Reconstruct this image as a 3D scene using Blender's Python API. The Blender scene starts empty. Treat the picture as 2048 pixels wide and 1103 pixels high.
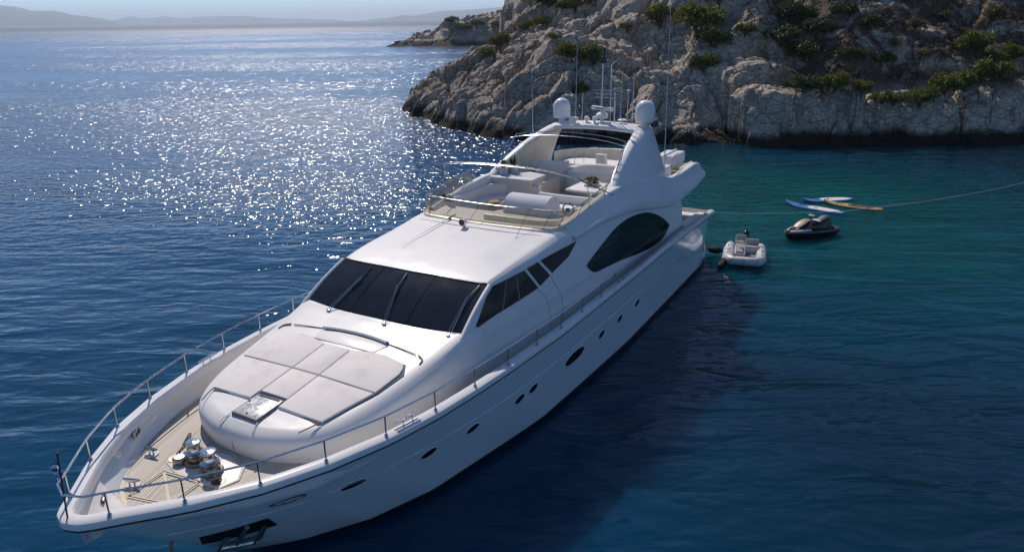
import bpy, bmesh, math, random
import numpy as np
from mathutils import Vector, Matrix
R = math.radians
random.seed(7)
scene = bpy.context.scene
COL = scene.collection

# ---------------------------------------------------------------- camera
CAM_H = 9.849
cam_d = bpy.data.cameras.new("camera"); cam = bpy.data.objects.new("camera", cam_d); COL.objects.link(cam)
cam_d.sensor_width = 36.0; cam_d.lens = 36.0 * 1470.67 / 2048.0
cam_d.clip_start = 0.2; cam_d.clip_end = 60000.0
_p, _r = R(19.3285), R(-0.8594)
_fw = Vector((0, math.cos(_p), -math.sin(_p))); _rt = Vector((1, 0, 0)); _up = Vector((0, math.sin(_p), math.cos(_p)))
_x = math.cos(_r) * _rt + math.sin(_r) * _up; _y = math.cos(_r) * _up - math.sin(_r) * _rt; _z = -_fw
cam.matrix_world = Matrix(((_x.x, _y.x, _z.x, 0), (_x.y, _y.y, _z.y, 0), (_x.z, _y.z, _z.z, CAM_H), (0, 0, 0, 1)))
scene.camera = cam

# ---------------------------------------------------------------- sky, sun, exposure
SUN_EL, SUN_AZ = R(44.0), R(-18.5)          # azimuth from +Y, negative = left of the view
world = bpy.data.worlds.new("World"); scene.world = world; world.use_nodes = True
wt = world.node_tree; wt.nodes.clear()
sky = wt.nodes.new("ShaderNodeTexSky"); sky.sky_type = 'NISHITA'; sky.sun_disc = False
sky.sun_elevation = SUN_EL; sky.sun_rotation = SUN_AZ
sky.air_density = 0.55; sky.dust_density = 0.0; sky.ozone_density = 5.5
bg = wt.nodes.new("ShaderNodeBackground"); bg.inputs["Strength"].default_value = 0.125
wo = wt.nodes.new("ShaderNodeOutputWorld")
wt.links.new(sky.outputs[0], bg.inputs[0]); wt.links.new(bg.outputs[0], wo.inputs[0])
sun_d = bpy.data.lights.new("sun", 'SUN'); sun_d.energy = 3.75; sun_d.angle = R(0.5); sun_d.color = (1.0, 0.895, 0.80)
sun = bpy.data.objects.new("sun", sun_d); COL.objects.link(sun)
SUN = Vector((math.sin(SUN_AZ) * math.cos(SUN_EL), math.cos(SUN_AZ) * math.cos(SUN_EL), math.sin(SUN_EL)))
sun.rotation_euler = SUN.to_track_quat('Z', 'Y').to_euler(); sun.location = (0, 0, 60)
scene.view_settings.view_transform = 'Standard'; scene.view_settings.look = 'None'
scene.view_settings.exposure = 0.0; scene.view_settings.gamma = 1.0
scene.view_settings.use_curve_mapping = False
scene.cycles.max_bounces = 8; scene.cycles.transparent_max_bounces = 12; scene.cycles.volume_bounces = 0
scene.cycles.caustics_reflective = False; scene.cycles.caustics_refractive = False
scene.cycles.use_denoising = True; scene.cycles.use_adaptive_sampling = False; scene.cycles.sample_clamp_indirect = 4.0

# ---------------------------------------------------------------- node helpers and materials
class NT:
    def __init__(s, name):
        s.m = bpy.data.materials.new(name); s.m.use_nodes = True; s.t = s.m.node_tree; s.t.nodes.clear()
        s.out = s.n("ShaderNodeOutputMaterial")
    def n(s, typ, **kw):
        nd = s.t.nodes.new(typ)
        for k, v in kw.items(): setattr(nd, k, v)
        return nd
    def set(s, sock, v):
        if isinstance(v, bpy.types.NodeSocket): s.t.links.new(v, sock)
        elif isinstance(v, bpy.types.Node): s.t.links.new(v.outputs[0], sock)
        else:
            try: sock.default_value = v
            except Exception: sock.default_value = (*v, 1.0)
    def coord(s, which="Object"): return s.n("ShaderNodeTexCoord").outputs[which]
    def mapping(s, vec, scale=(1, 1, 1), loc=(0, 0, 0), rot=(0, 0, 0)):
        m = s.n("ShaderNodeMapping"); s.set(m.inputs[0], vec); m.inputs["Scale"].default_value = scale
        m.inputs["Location"].default_value = loc; m.inputs["Rotation"].default_value = rot; return m.outputs[0]
    def noise(s, vec, scale, detail=3, rough=.5, dist=0.0):
        n = s.n("ShaderNodeTexNoise"); s.set(n.inputs["Vector"], vec); n.inputs["Scale"].default_value = scale
        n.inputs["Detail"].default_value = detail; n.inputs["Roughness"].default_value = rough
        n.inputs["Distortion"].default_value = dist; return n.outputs[0]
    def math(s, op, a, b=0.0, c=0.0, clamp=False):
        n = s.n("ShaderNodeMath", operation=op, use_clamp=clamp)
        s.set(n.inputs[0], a); s.set(n.inputs[1], b); s.set(n.inputs[2], c); return n.outputs[0]
    def ramp(s, fac, stops, interp='LINEAR'):
        n = s.n("ShaderNodeValToRGB"); s.set(n.inputs[0], fac); cr = n.color_ramp; cr.interpolation = interp
        while len(cr.elements) < len(stops): cr.elements.new(.5)
        for e, (p, c) in zip(cr.elements, stops):
            e.position = p; e.color = (*c, 1) if len(c) == 3 else c
        return n.outputs[0]
    def mix(s, fac, a, b, typ='MIX'):
        n = s.n("ShaderNodeMix", data_type='RGBA', blend_type=typ)
        s.set(n.inputs["Factor"], fac); s.set(n.inputs[6], a); s.set(n.inputs[7], b); return n.outputs[2]
    def range(s, v, a, b, c=0.0, d=1.0, smooth=True):
        n = s.n("ShaderNodeMapRange", interpolation_type='SMOOTHSTEP' if smooth else 'LINEAR')
        s.set(n.inputs[0], v); n.inputs[1].default_value = a; n.inputs[2].default_value = b
        n.inputs[3].default_value = c; n.inputs[4].default_value = d; return n.outputs[0]
    def sep(s, vec):
        n = s.n("ShaderNodeSeparateXYZ"); s.set(n.inputs[0], vec); return n.outputs
    def bump(s, h, strength=.3, dist=.1, normal=None):
        n = s.n("ShaderNodeBump"); s.set(n.inputs["Height"], h); s.set(n.inputs["Strength"], strength)
        n.inputs["Distance"].default_value = dist
        if normal is not None: s.set(n.inputs["Normal"], normal)
        return n.outputs[0]
    def attr(s, name):
        return s.n("ShaderNodeAttribute", attribute_name=name).outputs
    def pbsdf(s, color, rough=.5, metal=0.0, normal=None, **kw):
        b = s.n("ShaderNodeBsdfPrincipled"); s.set(b.inputs["Base Color"], color); s.set(b.inputs["Roughness"], rough)
        s.set(b.inputs["Metallic"], metal)
        if normal is not None: s.set(b.inputs["Normal"], normal)
        for k, v in kw.items(): s.set(b.inputs[k], v)
        return b.outputs[0]
    def done(s, shader):
        s.set(s.out.inputs["Surface"], shader); return s.m

def mat_paint(name, col, rough=.3, var=.06, scale=1.5, coat=0.0, bump=0.0, croug=.06):
    t = NT(name); c = t.coord(); n = t.noise(c, scale, 5, .6); n2 = t.noise(c, scale * 9, 3, .6)
    f = t.math('ADD', t.math('MULTIPLY', n, .7), t.math('MULTIPLY', n2, .3))
    lo = tuple(max(0, v * (1 - var * 2.2)) for v in col); hi = tuple(min(1, v * (1 + var)) for v in col)
    colr = t.ramp(f, [(.3, lo), (.62, hi)])
    nm = t.bump(n2, bump, .01) if bump else None
    rg = t.range(n, .3, .7, rough * (.8 if rough > .3 else .95), rough * (1.25 if rough > .3 else 1.06))
    return t.done(t.pbsdf(colr, rg, normal=nm, **({"Coat Weight": coat, "Coat Roughness": croug, "Specular IOR Level": .12} if coat else {})))

def mat_metal(name, col, rough=.2):
    t = NT(name); c = t.coord(); n = t.noise(c, 14, 4, .6)
    return t.done(t.pbsdf(col, t.range(n, .3, .7, rough * .7, rough * 1.5), 1.0))

M = {}
M['gelcoat'] = mat_paint('white_gelcoat', (.80, .785, .765), .42, .03, .9, .16, 0, .17)
M['hull_white'] = mat_paint('hull_white_gelcoat', (.70, .77, .80), .12, .02, .5, .6)
M['cap'] = mat_paint('rubbing_cap_white', (.80, .79, .78), .16, .03, 1.2, .5)
M['cream'] = mat_paint('cream_moulding', (.70, .64, .54), .4, .07, 1.5)
M['moulding'] = mat_paint('deck_moulding_white', (.80, .775, .74), .38, .05, 1.3)
M['antifoul'] = mat_paint('dark_antifouling', (.012, .014, .022), .5, .2, 2)
M['rubber'] = mat_paint('black_rubber', (.010, .011, .013), .6, .15, 3)
M['black_plastic'] = mat_paint('black_plastic', (.02, .02, .022), .3, .15, 3)
M['steel'] = mat_metal('polished_steel', (.52, .53, .55), .16)
M['dull_steel'] = mat_metal('weathered_steel', (.42, .40, .37), .38)
M['bronze'] = mat_metal('weathered_bronze_fitting', (.27, .235, .185), .45)
M['chain'] = mat_paint('galvanised_chain', (.26, .22, .17), .55, .3, 20)
M['rope'] = mat_paint('grey_rope', (.45, .43, .40), .8, .15, 20)
M['red_boot'] = mat_paint('grey_tube', (.55, .57, .60), .45, .05, 3)

def _glass(name, col, rough, spec=.5):
    t = NT(name); c = t.coord(); n = t.noise(t.mapping(c, (1.4, 1.0, 2.0)), 1.1, 5, .62, 1.0)
    colr = t.ramp(n, [(.35, col), (.75, tuple(v * 1.35 + .003 for v in col))])
    return t.done(t.pbsdf(colr, t.range(n, .35, .75, rough, rough * 1.5), **{"Specular IOR Level": spec}))
M['windshield'] = _glass('dark_windshield_glass', (.014, .016, .023), .10, .4)
M['side_glass'] = _glass('black_side_glass', (.002, .0025, .004), .03, .22)

def _acrylic():
    t = NT('tinted_acrylic'); c = t.coord(); n = t.noise(c, 3, 4)
    tr = t.n("ShaderNodeBsdfTransparent"); tr.inputs[0].default_value = (.86, .80, .69, 1)
    gl = t.pbsdf(t.ramp(n, [(.3, (.62, .55, .42)), (.7, (.72, .66, .54))]), .08)
    mx = t.n("ShaderNodeMixShader"); mx.inputs[0].default_value = .36
    t.t.links.new(tr.outputs[0], mx.inputs[1]); t.t.links.new(gl, mx.inputs[2]); return t.done(mx.outputs[0])
M['acrylic'] = _acrylic()

def _fabric(name, col, mott=.10, scale=2.2):
    t = NT(name); c = t.coord(); n = t.noise(c, scale, 6, .65); w = t.noise(c, 160, 2, .5); big = t.noise(c, scale * .45, 3, .5, .6)
    f = t.math('ADD', t.math('MULTIPLY', n, .6), t.math('MULTIPLY', big, .4))
    colr = t.ramp(f, [(.33, tuple(v * (1 - mott * 1.6) for v in col)), (.5, col), (.68, tuple(min(1, v * (1 + mott * .6)) for v in col))])
    h = t.math('ADD', t.math('MULTIPLY', w, .25), n)
    return t.done(t.pbsdf(colr, .85, normal=t.bump(h, .35, .012), **{"Sheen Weight": .2}))
M['cushion'] = _fabric('sunpad_fabric', (.84, .785, .73))
M['white_fabric'] = _fabric('white_vinyl', (.76, .75, .73), .04)
M['cover'] = _fabric('silver_white_cover', (.62, .62, .65), .05)
M['dark_gap'] = mat_paint('dark_seam', (.055, .052, .05), .8, .2, 6)
M['pad_seam'] = mat_paint('pad_seam_grey', (.20, .185, .175), .85, .15, 6)
M['hatch_frame'] = mat_paint('hatch_frame_grey', (.13, .13, .135), .4, .15, 6)
M['wicker'] = mat_paint('wicker', (.30, .23, .13), .8, .5, 30)
M['pot'] = mat_paint('grey_pot', (.42, .44, .47), .6, .1, 8)
M['soil'] = mat_paint('soil', (.04, .03, .02), .9, .3, 20)

def _hatchglass():
    t = NT('frosted_hatch_glass'); c = t.coord(); n = t.noise(c, 5, 6, .7, .8)
    return t.done(t.pbsdf(t.ramp(n, [(.32, (.20, .21, .23)), (.5, (.42, .43, .45)), (.68, (.70, .70, .71))]), t.range(n, .3, .7, .12, .45)))
M['hatch_glass'] = _hatchglass()

def _teak():
    t = NT('teak_planks'); c = t.coord(); a = t.attr('plank')["Fac"]
    u = t.math('FRACT', t.math('MULTIPLY', a, 1 / .062))
    d = t.math('ABSOLUTE', t.math('SUBTRACT', u, .5))
    seam = t.range(d, .405, .445)
    pid = t.math('FLOOR', t.math('MULTIPLY', a, 1 / .062))
    wn = t.n("ShaderNodeTexWhiteNoise", noise_dimensions='1D'); t.set(wn.inputs["W"], pid)
    g = t.noise(t.mapping(c, (2.2, 22, 4)), 2.0, 5, .6); st = t.noise(c, 1.3, 5, .65)
    f = t.math('ADD', t.math('MULTIPLY', wn.outputs[0], .30), t.math('ADD', t.math('MULTIPLY', g, .35), t.math('MULTIPLY', st, .4)))
    colr = t.ramp(f, [(.25, (.42, .37, .30)), (.5, (.57, .52, .45)), (.8, (.67, .63, .565))])
    colr = t.mix(seam, colr, (.14, .115, .09, 1))
    return t.done(t.pbsdf(colr, .72, normal=t.bump(t.math('SUBTRACT', t.math('MULTIPLY', g, .3), seam), .4, .01)))
M['teak'] = _teak()
M['teak_trim'] = mat_paint('pale_teak_margin', (.66, .59, .48), .7, .12, 5)

# ---------------------------------------------------------------- mesh helpers
def crom(P, n):
    """Catmull-Rom through the rows of P, n segments per span"""
    P = np.asarray(P, float); m = len(P)
    if m == 2: return np.array([P[0] + (P[1] - P[0]) * t for t in np.linspace(0, 1, n + 1)])
    E = np.concatenate([[2 * P[0] - P[1]], P, [2 * P[-1] - P[-2]]]); out = []
    for i in range(m - 1):
        a, b, c, d = E[i:i + 4]
        for t in np.arange(n) / n:
            out.append(.5 * (2 * b + (c - a) * t + (2 * a - 5 * b + 4 * c - d) * t * t + (3 * b - a - 3 * c + d) * t ** 3))
    out.append(P[-1]); return np.array(out)

class G:
    def __init__(s): s.v = []; s.f = []
    def add(s, v, f):
        o = len(s.v); s.v += [tuple(map(float, p)) for p in v]; s.f += [tuple(i + o for i in q) for q in f]; return s
    def grid(s, A, closed_u=False, flip=False, cap=False):
        A = np.asarray(A, float); m, n = A.shape[:2]; f = []
        for i in range(m - 1):
            for j in range(n if closed_u else n - 1):
                k = (j + 1) % n; q = (i * n + j, i * n + k, (i + 1) * n + k, (i + 1) * n + j)
                f.append(q[::-1] if flip else q)
        if cap:
            a, b = tuple(range(n)), tuple((m - 1) * n + j for j in range(n))
            f += [a if flip else a[::-1], b[::-1] if flip else b]
        return s.add(A.reshape(-1, 3), f)
    def patch(s, ctrl, nu=4, nv=4, flip=False, mirror=False):
        A = np.asarray(ctrl, float)
        A = np.stack([crom(A[:, j], nu) for j in range(A.shape[1])], 1)
        A = np.stack([crom(A[i], nv) for i in range(A.shape[0])], 0)
        s.grid(A, flip=flip)
        if mirror: s.grid(A * [1, -1, 1], flip=not flip)
        return A
    def tube(s, pts, r, n=8, cap=True, smooth=0):
        P = np.asarray(pts, float)
        if smooth: P = crom(P, smooth)
        rr = np.broadcast_to(np.asarray(r, float), (len(P),)) if np.ndim(r) == 0 or len(np.atleast_1d(r)) == len(P) else np.interp(np.linspace(0, 1, len(P)), np.linspace(0, 1, len(r)), r)
        T = np.gradient(P, axis=0); T /= np.linalg.norm(T, axis=1)[:, None] + 1e-12
        u = np.cross(T[0], (0, 0, 1)) if abs(T[0][2]) < .9 else np.cross(T[0], (1, 0, 0)); rows = []
        for p, t, q in zip(P, T, rr):
            u = u - t * (u @ t); u /= np.linalg.norm(u) + 1e-12; w = np.cross(t, u)
            a = np.linspace(0, 2 * np.pi, n, endpoint=False)
            rows.append(p + q * (np.cos(a)[:, None] * u + np.sin(a)[:, None] * w))
        return s.grid(rows, closed_u=True, cap=cap)
    def lathe(s, prof, c=(0, 0, 0), n=20, cap=True):
        a = np.linspace(0, 2 * np.pi, n, endpoint=False)
        rows = [np.stack([c[0] + r * np.cos(a), c[1] + r * np.sin(a), np.full(n, c[2] + z)], 1) for r, z in prof]
        return s.grid(rows, closed_u=True, cap=cap)
    def box(s, c, d, bev=.0, rot=0.0, seg=2, M4=None):
        bm = bmesh.new(); bmesh.ops.create_cube(bm, size=1)
        bmesh.ops.scale(bm, vec=d, verts=bm.verts)
        if bev: bmesh.ops.bevel(bm, geom=bm.edges[:], offset=min(bev, .49 * min(d)), segments=seg, profile=.6, affect='EDGES')
        mt = Matrix.Translation(c) @ Matrix.Rotation(rot, 4, 'Z') if M4 is None else M4
        bm.transform(mt); bm.verts.index_update()
        s.add([v.co[:] for v in bm.verts], [[v.index for v in f.verts] for f in bm.faces]); bm.free(); return s
    def prism(s, poly, z0, z1, bev=0.0, seg=2):
        """extruded outline; poly is a list of (x, y); z may be callables of (x, y)"""
        f0 = z0 if callable(z0) else (lambda x, y: z0); f1 = z1 if callable(z1) else (lambda x, y: z1)
        bm = bmesh.new(); b = [bm.verts.new((x, y, f0(x, y))) for x, y in poly]; t = [bm.verts.new((x, y, f1(x, y))) for x, y in poly]
        n = len(poly); bm.faces.new(b[::-1]); top = bm.faces.new(t)
        for i in range(n): bm.faces.new((b[i], b[(i + 1) % n], t[(i + 1) % n], t[i]))
        bmesh.ops.recalc_face_normals(bm, faces=bm.faces[:])
        if bev: bmesh.ops.bevel(bm, geom=list(top.edges), offset=bev, segments=seg, profile=.6, affect='EDGES')
        bm.verts.index_update()
        s.add([v.co[:] for v in bm.verts], [[v.index for v in f.verts] for f in bm.faces]); bm.free(); return s
    def ell(s, c, r, n=14, m=8, fn=None):
        th = np.linspace(0, np.pi, m + 1); a = np.linspace(0, 2 * np.pi, n, endpoint=False)
        rows = []
        for t in th:
            q = np.stack([np.sin(t) * np.cos(a), np.sin(t) * np.sin(a), np.full(n, np.cos(t))], 1) * r
            rows.append(q + c)
        return s.grid(rows, closed_u=True)
    def build(s, name, mat, parent=None, sharp=35, attr=None, weld=False):
        me = bpy.data.meshes.new(name); me.from_pydata(s.v, [], s.f); me.validate()
        bm = bmesh.new(); bm.from_mesh(me)
        if weld: bmesh.ops.remove_doubles(bm, verts=bm.verts, dist=.0008)
        bmesh.ops.recalc_face_normals(bm, faces=bm.faces[:]) if weld != 'keep' else None
        bm.to_mesh(me); bm.free()
        me.polygons.foreach_set('use_smooth', [True] * len(me.polygons))
        if sharp: me.set_sharp_from_angle(angle=R(sharp))
        if attr is not None and len(attr) == len(me.vertices):
            at = me.attributes.new('plank', 'FLOAT', 'POINT'); at.data.foreach_set('value', np.asarray(attr, float))
        if mat is not None:
            for q in (mat if isinstance(mat, (list, tuple)) else [mat]): me.materials.append(q)
        o = bpy.data.objects.new(name, me); COL.objects.link(o)
        if parent is not None: o.parent = parent
        return o

def tag(o, label=None, cat=None, group=None, kind=None):
    if label: o['label'] = label
    if cat: o['category'] = cat
    if group: o['group'] = group
    if kind: o['kind'] = kind
    return o

def empty(name, loc, rz=0.0, parent=None):
    o = bpy.data.objects.new(name, None); o.empty_display_size = .3; COL.objects.link(o)
    o.location = loc; o.rotation_euler = (0, 0, rz)
    if parent is not None: o.parent = parent
    return o

def copy_tree(o, parent=None):
    c = o.copy(); COL.objects.link(c)
    if parent is not None: c.parent = parent
    for ch in list(o.children): copy_tree(ch, c)
    return c
# ---------------------------------------------------------------- terrain height field (numpy)
def _hash(ix, iy, k):
    h = (ix.astype(np.int64) * 374761393 + iy.astype(np.int64) * 668265263 + k * 2147483647 // 7 + k * 974711) & 0xFFFFFFFF
    h = ((h ^ (h >> 13)) * 1274126177) & 0xFFFFFFFF
    h = ((h ^ (h >> 16)) * 2246822519) & 0xFFFFFFFF
    return ((h ^ (h >> 15)) & 0xFFFFFF) / float(0xFFFFFF)

def vnoise(x, y, k=0):
    ix, iy = np.floor(x), np.floor(y); fx, fy = x - ix, y - iy
    ux, uy = fx * fx * (3 - 2 * fx), fy * fy * (3 - 2 * fy)
    a, b = _hash(ix, iy, k), _hash(ix + 1, iy, k)
    c, d = _hash(ix, iy + 1, k), _hash(ix + 1, iy + 1, k)
    return (a * (1 - ux) + b * ux) * (1 - uy) + (c * (1 - ux) + d * ux) * uy - .5

def fbm(x, y, k=0, o=4):
    s, a = 0, 1.0
    for i in range(o):
        s = s + a * vnoise(x * 2 ** i + 17.3 * i, y * 2 ** i - 9.1 * i, k + i); a *= .5
    return s

def crags(x, y, k, tilt):
    """broken rock: every voronoi cell is a tilted block with its own height; returns block height and crack distance"""
    ix, iy = np.floor(x), np.floor(y)
    f1 = np.full(x.shape, 9.0); f2 = np.full(x.shape, 9.0); h = np.zeros(x.shape)
    for dx in (-1, 0, 1):
        for dy in (-1, 0, 1):
            cx, cy = ix + dx, iy + dy
            px = cx + .5 + .42 * (2 * _hash(cx, cy, k) - 1); py = cy + .5 + .42 * (2 * _hash(cx, cy, k + 1) - 1)
            ex, ey = x - px, y - py; d = ex * ex + ey * ey
            v = (_hash(cx, cy, k + 2) - .5) + tilt * ((_hash(cx, cy, k + 3) - .5) * ex * 2 + (_hash(cx, cy, k + 4) - .66) * ey * 2) - .35 * d
            c = d < f1
            f2 = np.where(c, f1, np.minimum(f2, d)); h = np.where(c, v, h); f1 = np.where(c, d, f1)
    return h, np.sqrt(f2) - np.sqrt(f1)

SHORE = np.array([(-4, 140), (-8, 112), (-11.5, 96), (-13, 88), (-11.6, 84.6), (-8.8, 76.7), (-5.7, 70.0), (-2.65, 65.4), (0, 63), (4, 61.2), (8, 60.2),
                  (12.9, 59.1), (17, 58), (21, 57.6), (26.5, 57.5), (32, 57.2), (40, 57), (60, 56.6), (120, 56)], float)

def shore_dist(x, y):
    best = np.full(x.shape, 1e9); side = np.zeros(x.shape)
    for (ax, ay), (bx, by) in zip(SHORE[:-1], SHORE[1:]):
        dx, dy = bx - ax, by - ay
        t = np.clip(((x - ax) * dx + (y - ay) * dy) / (dx * dx + dy * dy), 0, 1)
        d = np.hypot(x - ax - t * dx, y - ay - t * dy)
        s = dx * (y - ay) - dy * (x - ax)
        c = d < best - 1e-9
        side = np.where(c, s, side); best = np.where(c, d, best)
    return np.where(side > 0, best, -best)

def sstep(a, b, x):
    t = np.clip((x - a) / (b - a), 0, 1); return t * t * (3 - 2 * t)

def land(x, y):
    """height of the near headland"""
    d = shore_dist(x, y) + 1.1 * fbm(x * .22, y * .22, 3, 3) + .35 * vnoise(x * 1.1, y * 1.1, 8)
    right = sstep(20, 25, x)
    base_l = (.55 - .09 * sstep(4, 9, x)) * d + 1.1 * sstep(0, 1.6, d)
    # right hand part: low cliff by the water, a bench with shrubs, then a steeper shaded slope
    base_r = 2.7 * sstep(-.1, 3.6, d) + .14 * np.clip(d, 0, 7) + .80 * np.clip(d - 6.5, 0, 60)
    b = base_l * (1 - right) + base_r * right
    b = np.where(d < 0, d * .9, b)
    b = b - .012 * np.clip(d - 22, 0, 100) ** 1.5
    # gully between the rocky spur and the scrub slope
    g = np.exp(-((x - 25.5 - .12 * (y - 64)) / 2.6) ** 2) * sstep(5, 12, d)
    b = b - 2.6 * g
    spur = np.exp(-((x - 18.0 - .05 * (y - 64)) / 4.2) ** 2) * sstep(2, 10, d) * (1 - sstep(26, 45, d))
    b = b + 1.3 * spur
    env = sstep(-.6, 1.5, d)
    rough = 1 - .45 * sstep(22, 27, x) * sstep(7, 12, d)
    left = 1 - sstep(-3, 6, x)
    wx = x + 1.1 * fbm(x * .35, y * .35, 21, 3); wy = y + 1.1 * fbm(x * .35, y * .35, 31, 3)
    c1, e1 = crags(wx / 6.2, wy / 5.4, 101, 1.25)
    c2, e2 = crags(wx / 2.5 + .3 * vnoise(x, y, 5), wy / 2.2, 211, 1.0)
    c3, e3 = crags(wx / 1.0, wy / .9, 307, .8)
    big = 2.0 * (1 - .45 * left)
    h = b + env * rough * (big * c1 + .68 * c2 * (.35 + 1.3 * sstep(-.25, .3, vnoise(x * .16, y * .16, 77))) + .20 * c3 * (.2 + 1.6 * sstep(-.2, .35, vnoise(x * .3, y * .3, 78))) - .55 * np.exp(-(e1 / .07) ** 2) - .28 * np.exp(-(e2 / .09) ** 2) - .1 * np.exp(-(e3 / .1) ** 2))
    h = h + env * (.45 * fbm(x * .4, y * .4, 41, 4) + .12 * fbm(x * 2.6, y * 2.6, 51, 3))
    # ledge along the water on the right
    return h, d

def land2(x, y):
    """the farther, lower point of land"""
    d1 = (y - 293 - .02 * x) + 2.5 * fbm(x * .05, y * .05, 61, 3)
    d2 = x + 47
    prof = np.interp(x, [-48, -44, -36, -31, -26, -20, -14, -8, -2, 5, 14, 30, 60], [-2, 1.2, 3.0, 3.6, 6.3, 8.2, 9.6, 9.6, 11.5, 14.0, 17.5, 22, 26])
    s = sstep(-1, 14, d1)
    h = prof * s + np.minimum(d1, 0) * .5
    c1, e1 = crags(x / 7.5 + .4 * vnoise(x * .1, y * .1, 7), y / 8, 401, 1.2); c2, e2 = crags(x / 2.8, y / 3.2, 411, 1.2)
    return h + s * (2.2 * c1 + 1.0 * c2 - .5 * np.exp(-(e1 / .08) ** 2) + .8 * fbm(x * .2, y * .2, 71, 4))
# ---------------------------------------------------------------- sea
def _water():
    t = NT('sea_water'); pos = t.n("ShaderNodeNewGeometry").outputs["Position"]
    x, y, z = t.sep(pos)
    # upwelling colour of the water: green over the shallow cove, blue outside
    dx = t.math('MULTIPLY', t.math('SUBTRACT', x, 16.0), 1 / 17.0); dy = t.math('MULTIPLY', t.math('SUBTRACT', y, 40.0), 1 / 17.0)
    dd = t.math('SQRT', t.math('ADD', t.math('MULTIPLY', dx, dx), t.math('MULTIPLY', dy, dy)))
    patch = t.noise(pos, .06, 4, .55, .5)
    dd = t.math('ADD', dd, t.math('MULTIPLY', t.math('SUBTRACT', patch, .5), .9))
    col = t.ramp(t.math('MULTIPLY', dd, .6), [(.0, (.002, .098, .100)), (.25, (.002, .080, .096)), (.50, (.001, .052, .084)), (.64, (.001, .042, .078)), (.80, (.001, .020, .040))])
    sp = t.range(x, -3.0, 9.0); left = t.mix(t.range(y, 16.0, 60.0), (.001, .048, .105, 1), (.003, .056, .155, 1))
    col = t.mix(sp, left, col)
    blot = t.noise(t.mapping(pos, (.5, 1, 1)), .35, 4, .6)
    col = t.mix(t.range(blot, .35, .7, 0, .45), col, (.002, .022, .045, 1))
    # waves: long crests lying across the view, chop growing away from the sheltered cove
    gust = t.noise(t.mapping(pos, (.22, 1, 1)), .02, 3, .55)
    far = t.math('MULTIPLY', t.range(y, 25.0, 46.0), t.range(x, 26.0, 2.0, .10, 1.0))
    chop = t.math('MULTIPLY', far, t.range(gust, .34, .60, .40, 1.2))
    w1 = t.noise(t.mapping(pos, (.34, 1.0, 1), rot=(0, 0, R(8))), .85, 3, .5, .5)
    w2 = t.noise(t.mapping(pos, (.55, 1.0, 1), rot=(0, 0, R(-14))), 2.3, 3, .5, .4)
    w3 = t.noise(t.mapping(pos, (.8, 1.0, 1), rot=(0, 0, R(5))), 1.9, 2, .5, .2)
    w4 = t.noise(t.mapping(pos, (.8, 1.0, 1), rot=(0, 0, R(-9))), .75, 2, .5, .2)
    w5 = t.noise(t.mapping(pos, (.8, 1.0, 1), rot=(0, 0, R(3))), .22, 3, .55, .2)
    sw = t.noise(t.mapping(pos, (.5, 1.0, 1)), .16, 2, .5)
    h = t.math('ADD', t.math('MULTIPLY', w1, .17), t.math('MULTIPLY', w2, .040))
    h = t.math('ADD', h, t.math('MULTIPLY', sw, .25))
    h = t.math('ADD', h, t.math('MULTIPLY', w3, t.math('MULTIPLY', chop, t.range(y, 60.0, 180.0, .32, .04))))
    h = t.math('ADD', h, t.math('MULTIPLY', w4, t.math('MULTIPLY', chop, t.range(y, 45.0, 120.0, .05, .62))))
    h = t.math('ADD', h, t.math('MULTIPLY', w5, t.math('MULTIPLY', chop, t.range(y, 120.0, 500.0, 0.0, 1.6))))
    nm = t.bump(h, 1.0, 1.0)
    b = t.pbsdf(col, t.math('ADD', t.math('ADD', t.range(y, 34.0, 200.0, .055, .165), t.range(y, 380.0, 1500.0, 0.0, .48)), t.math('MULTIPLY', chop, .040)), normal=nm, IOR=1.333, **{"Subsurface Weight": .9, "Subsurface Radius": (.25, 1.3, 1.1), "Subsurface Scale": 1.5})
    for nd in t.t.nodes:
        if nd.type == 'BSDF_PRINCIPLED': nd.subsurface_method = 'BURLEY'
    return t.done(b)
M['water'] = _water()
g = G(); S = 26000.0
g.add([(-S, -400, 0), (S, -400, 0), (S, S, 0), (-S, S, 0)], [(0, 1, 2, 3)])
sea = g.build('sea', M['water'], sharp=0); tag(sea, kind='structure')

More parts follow.
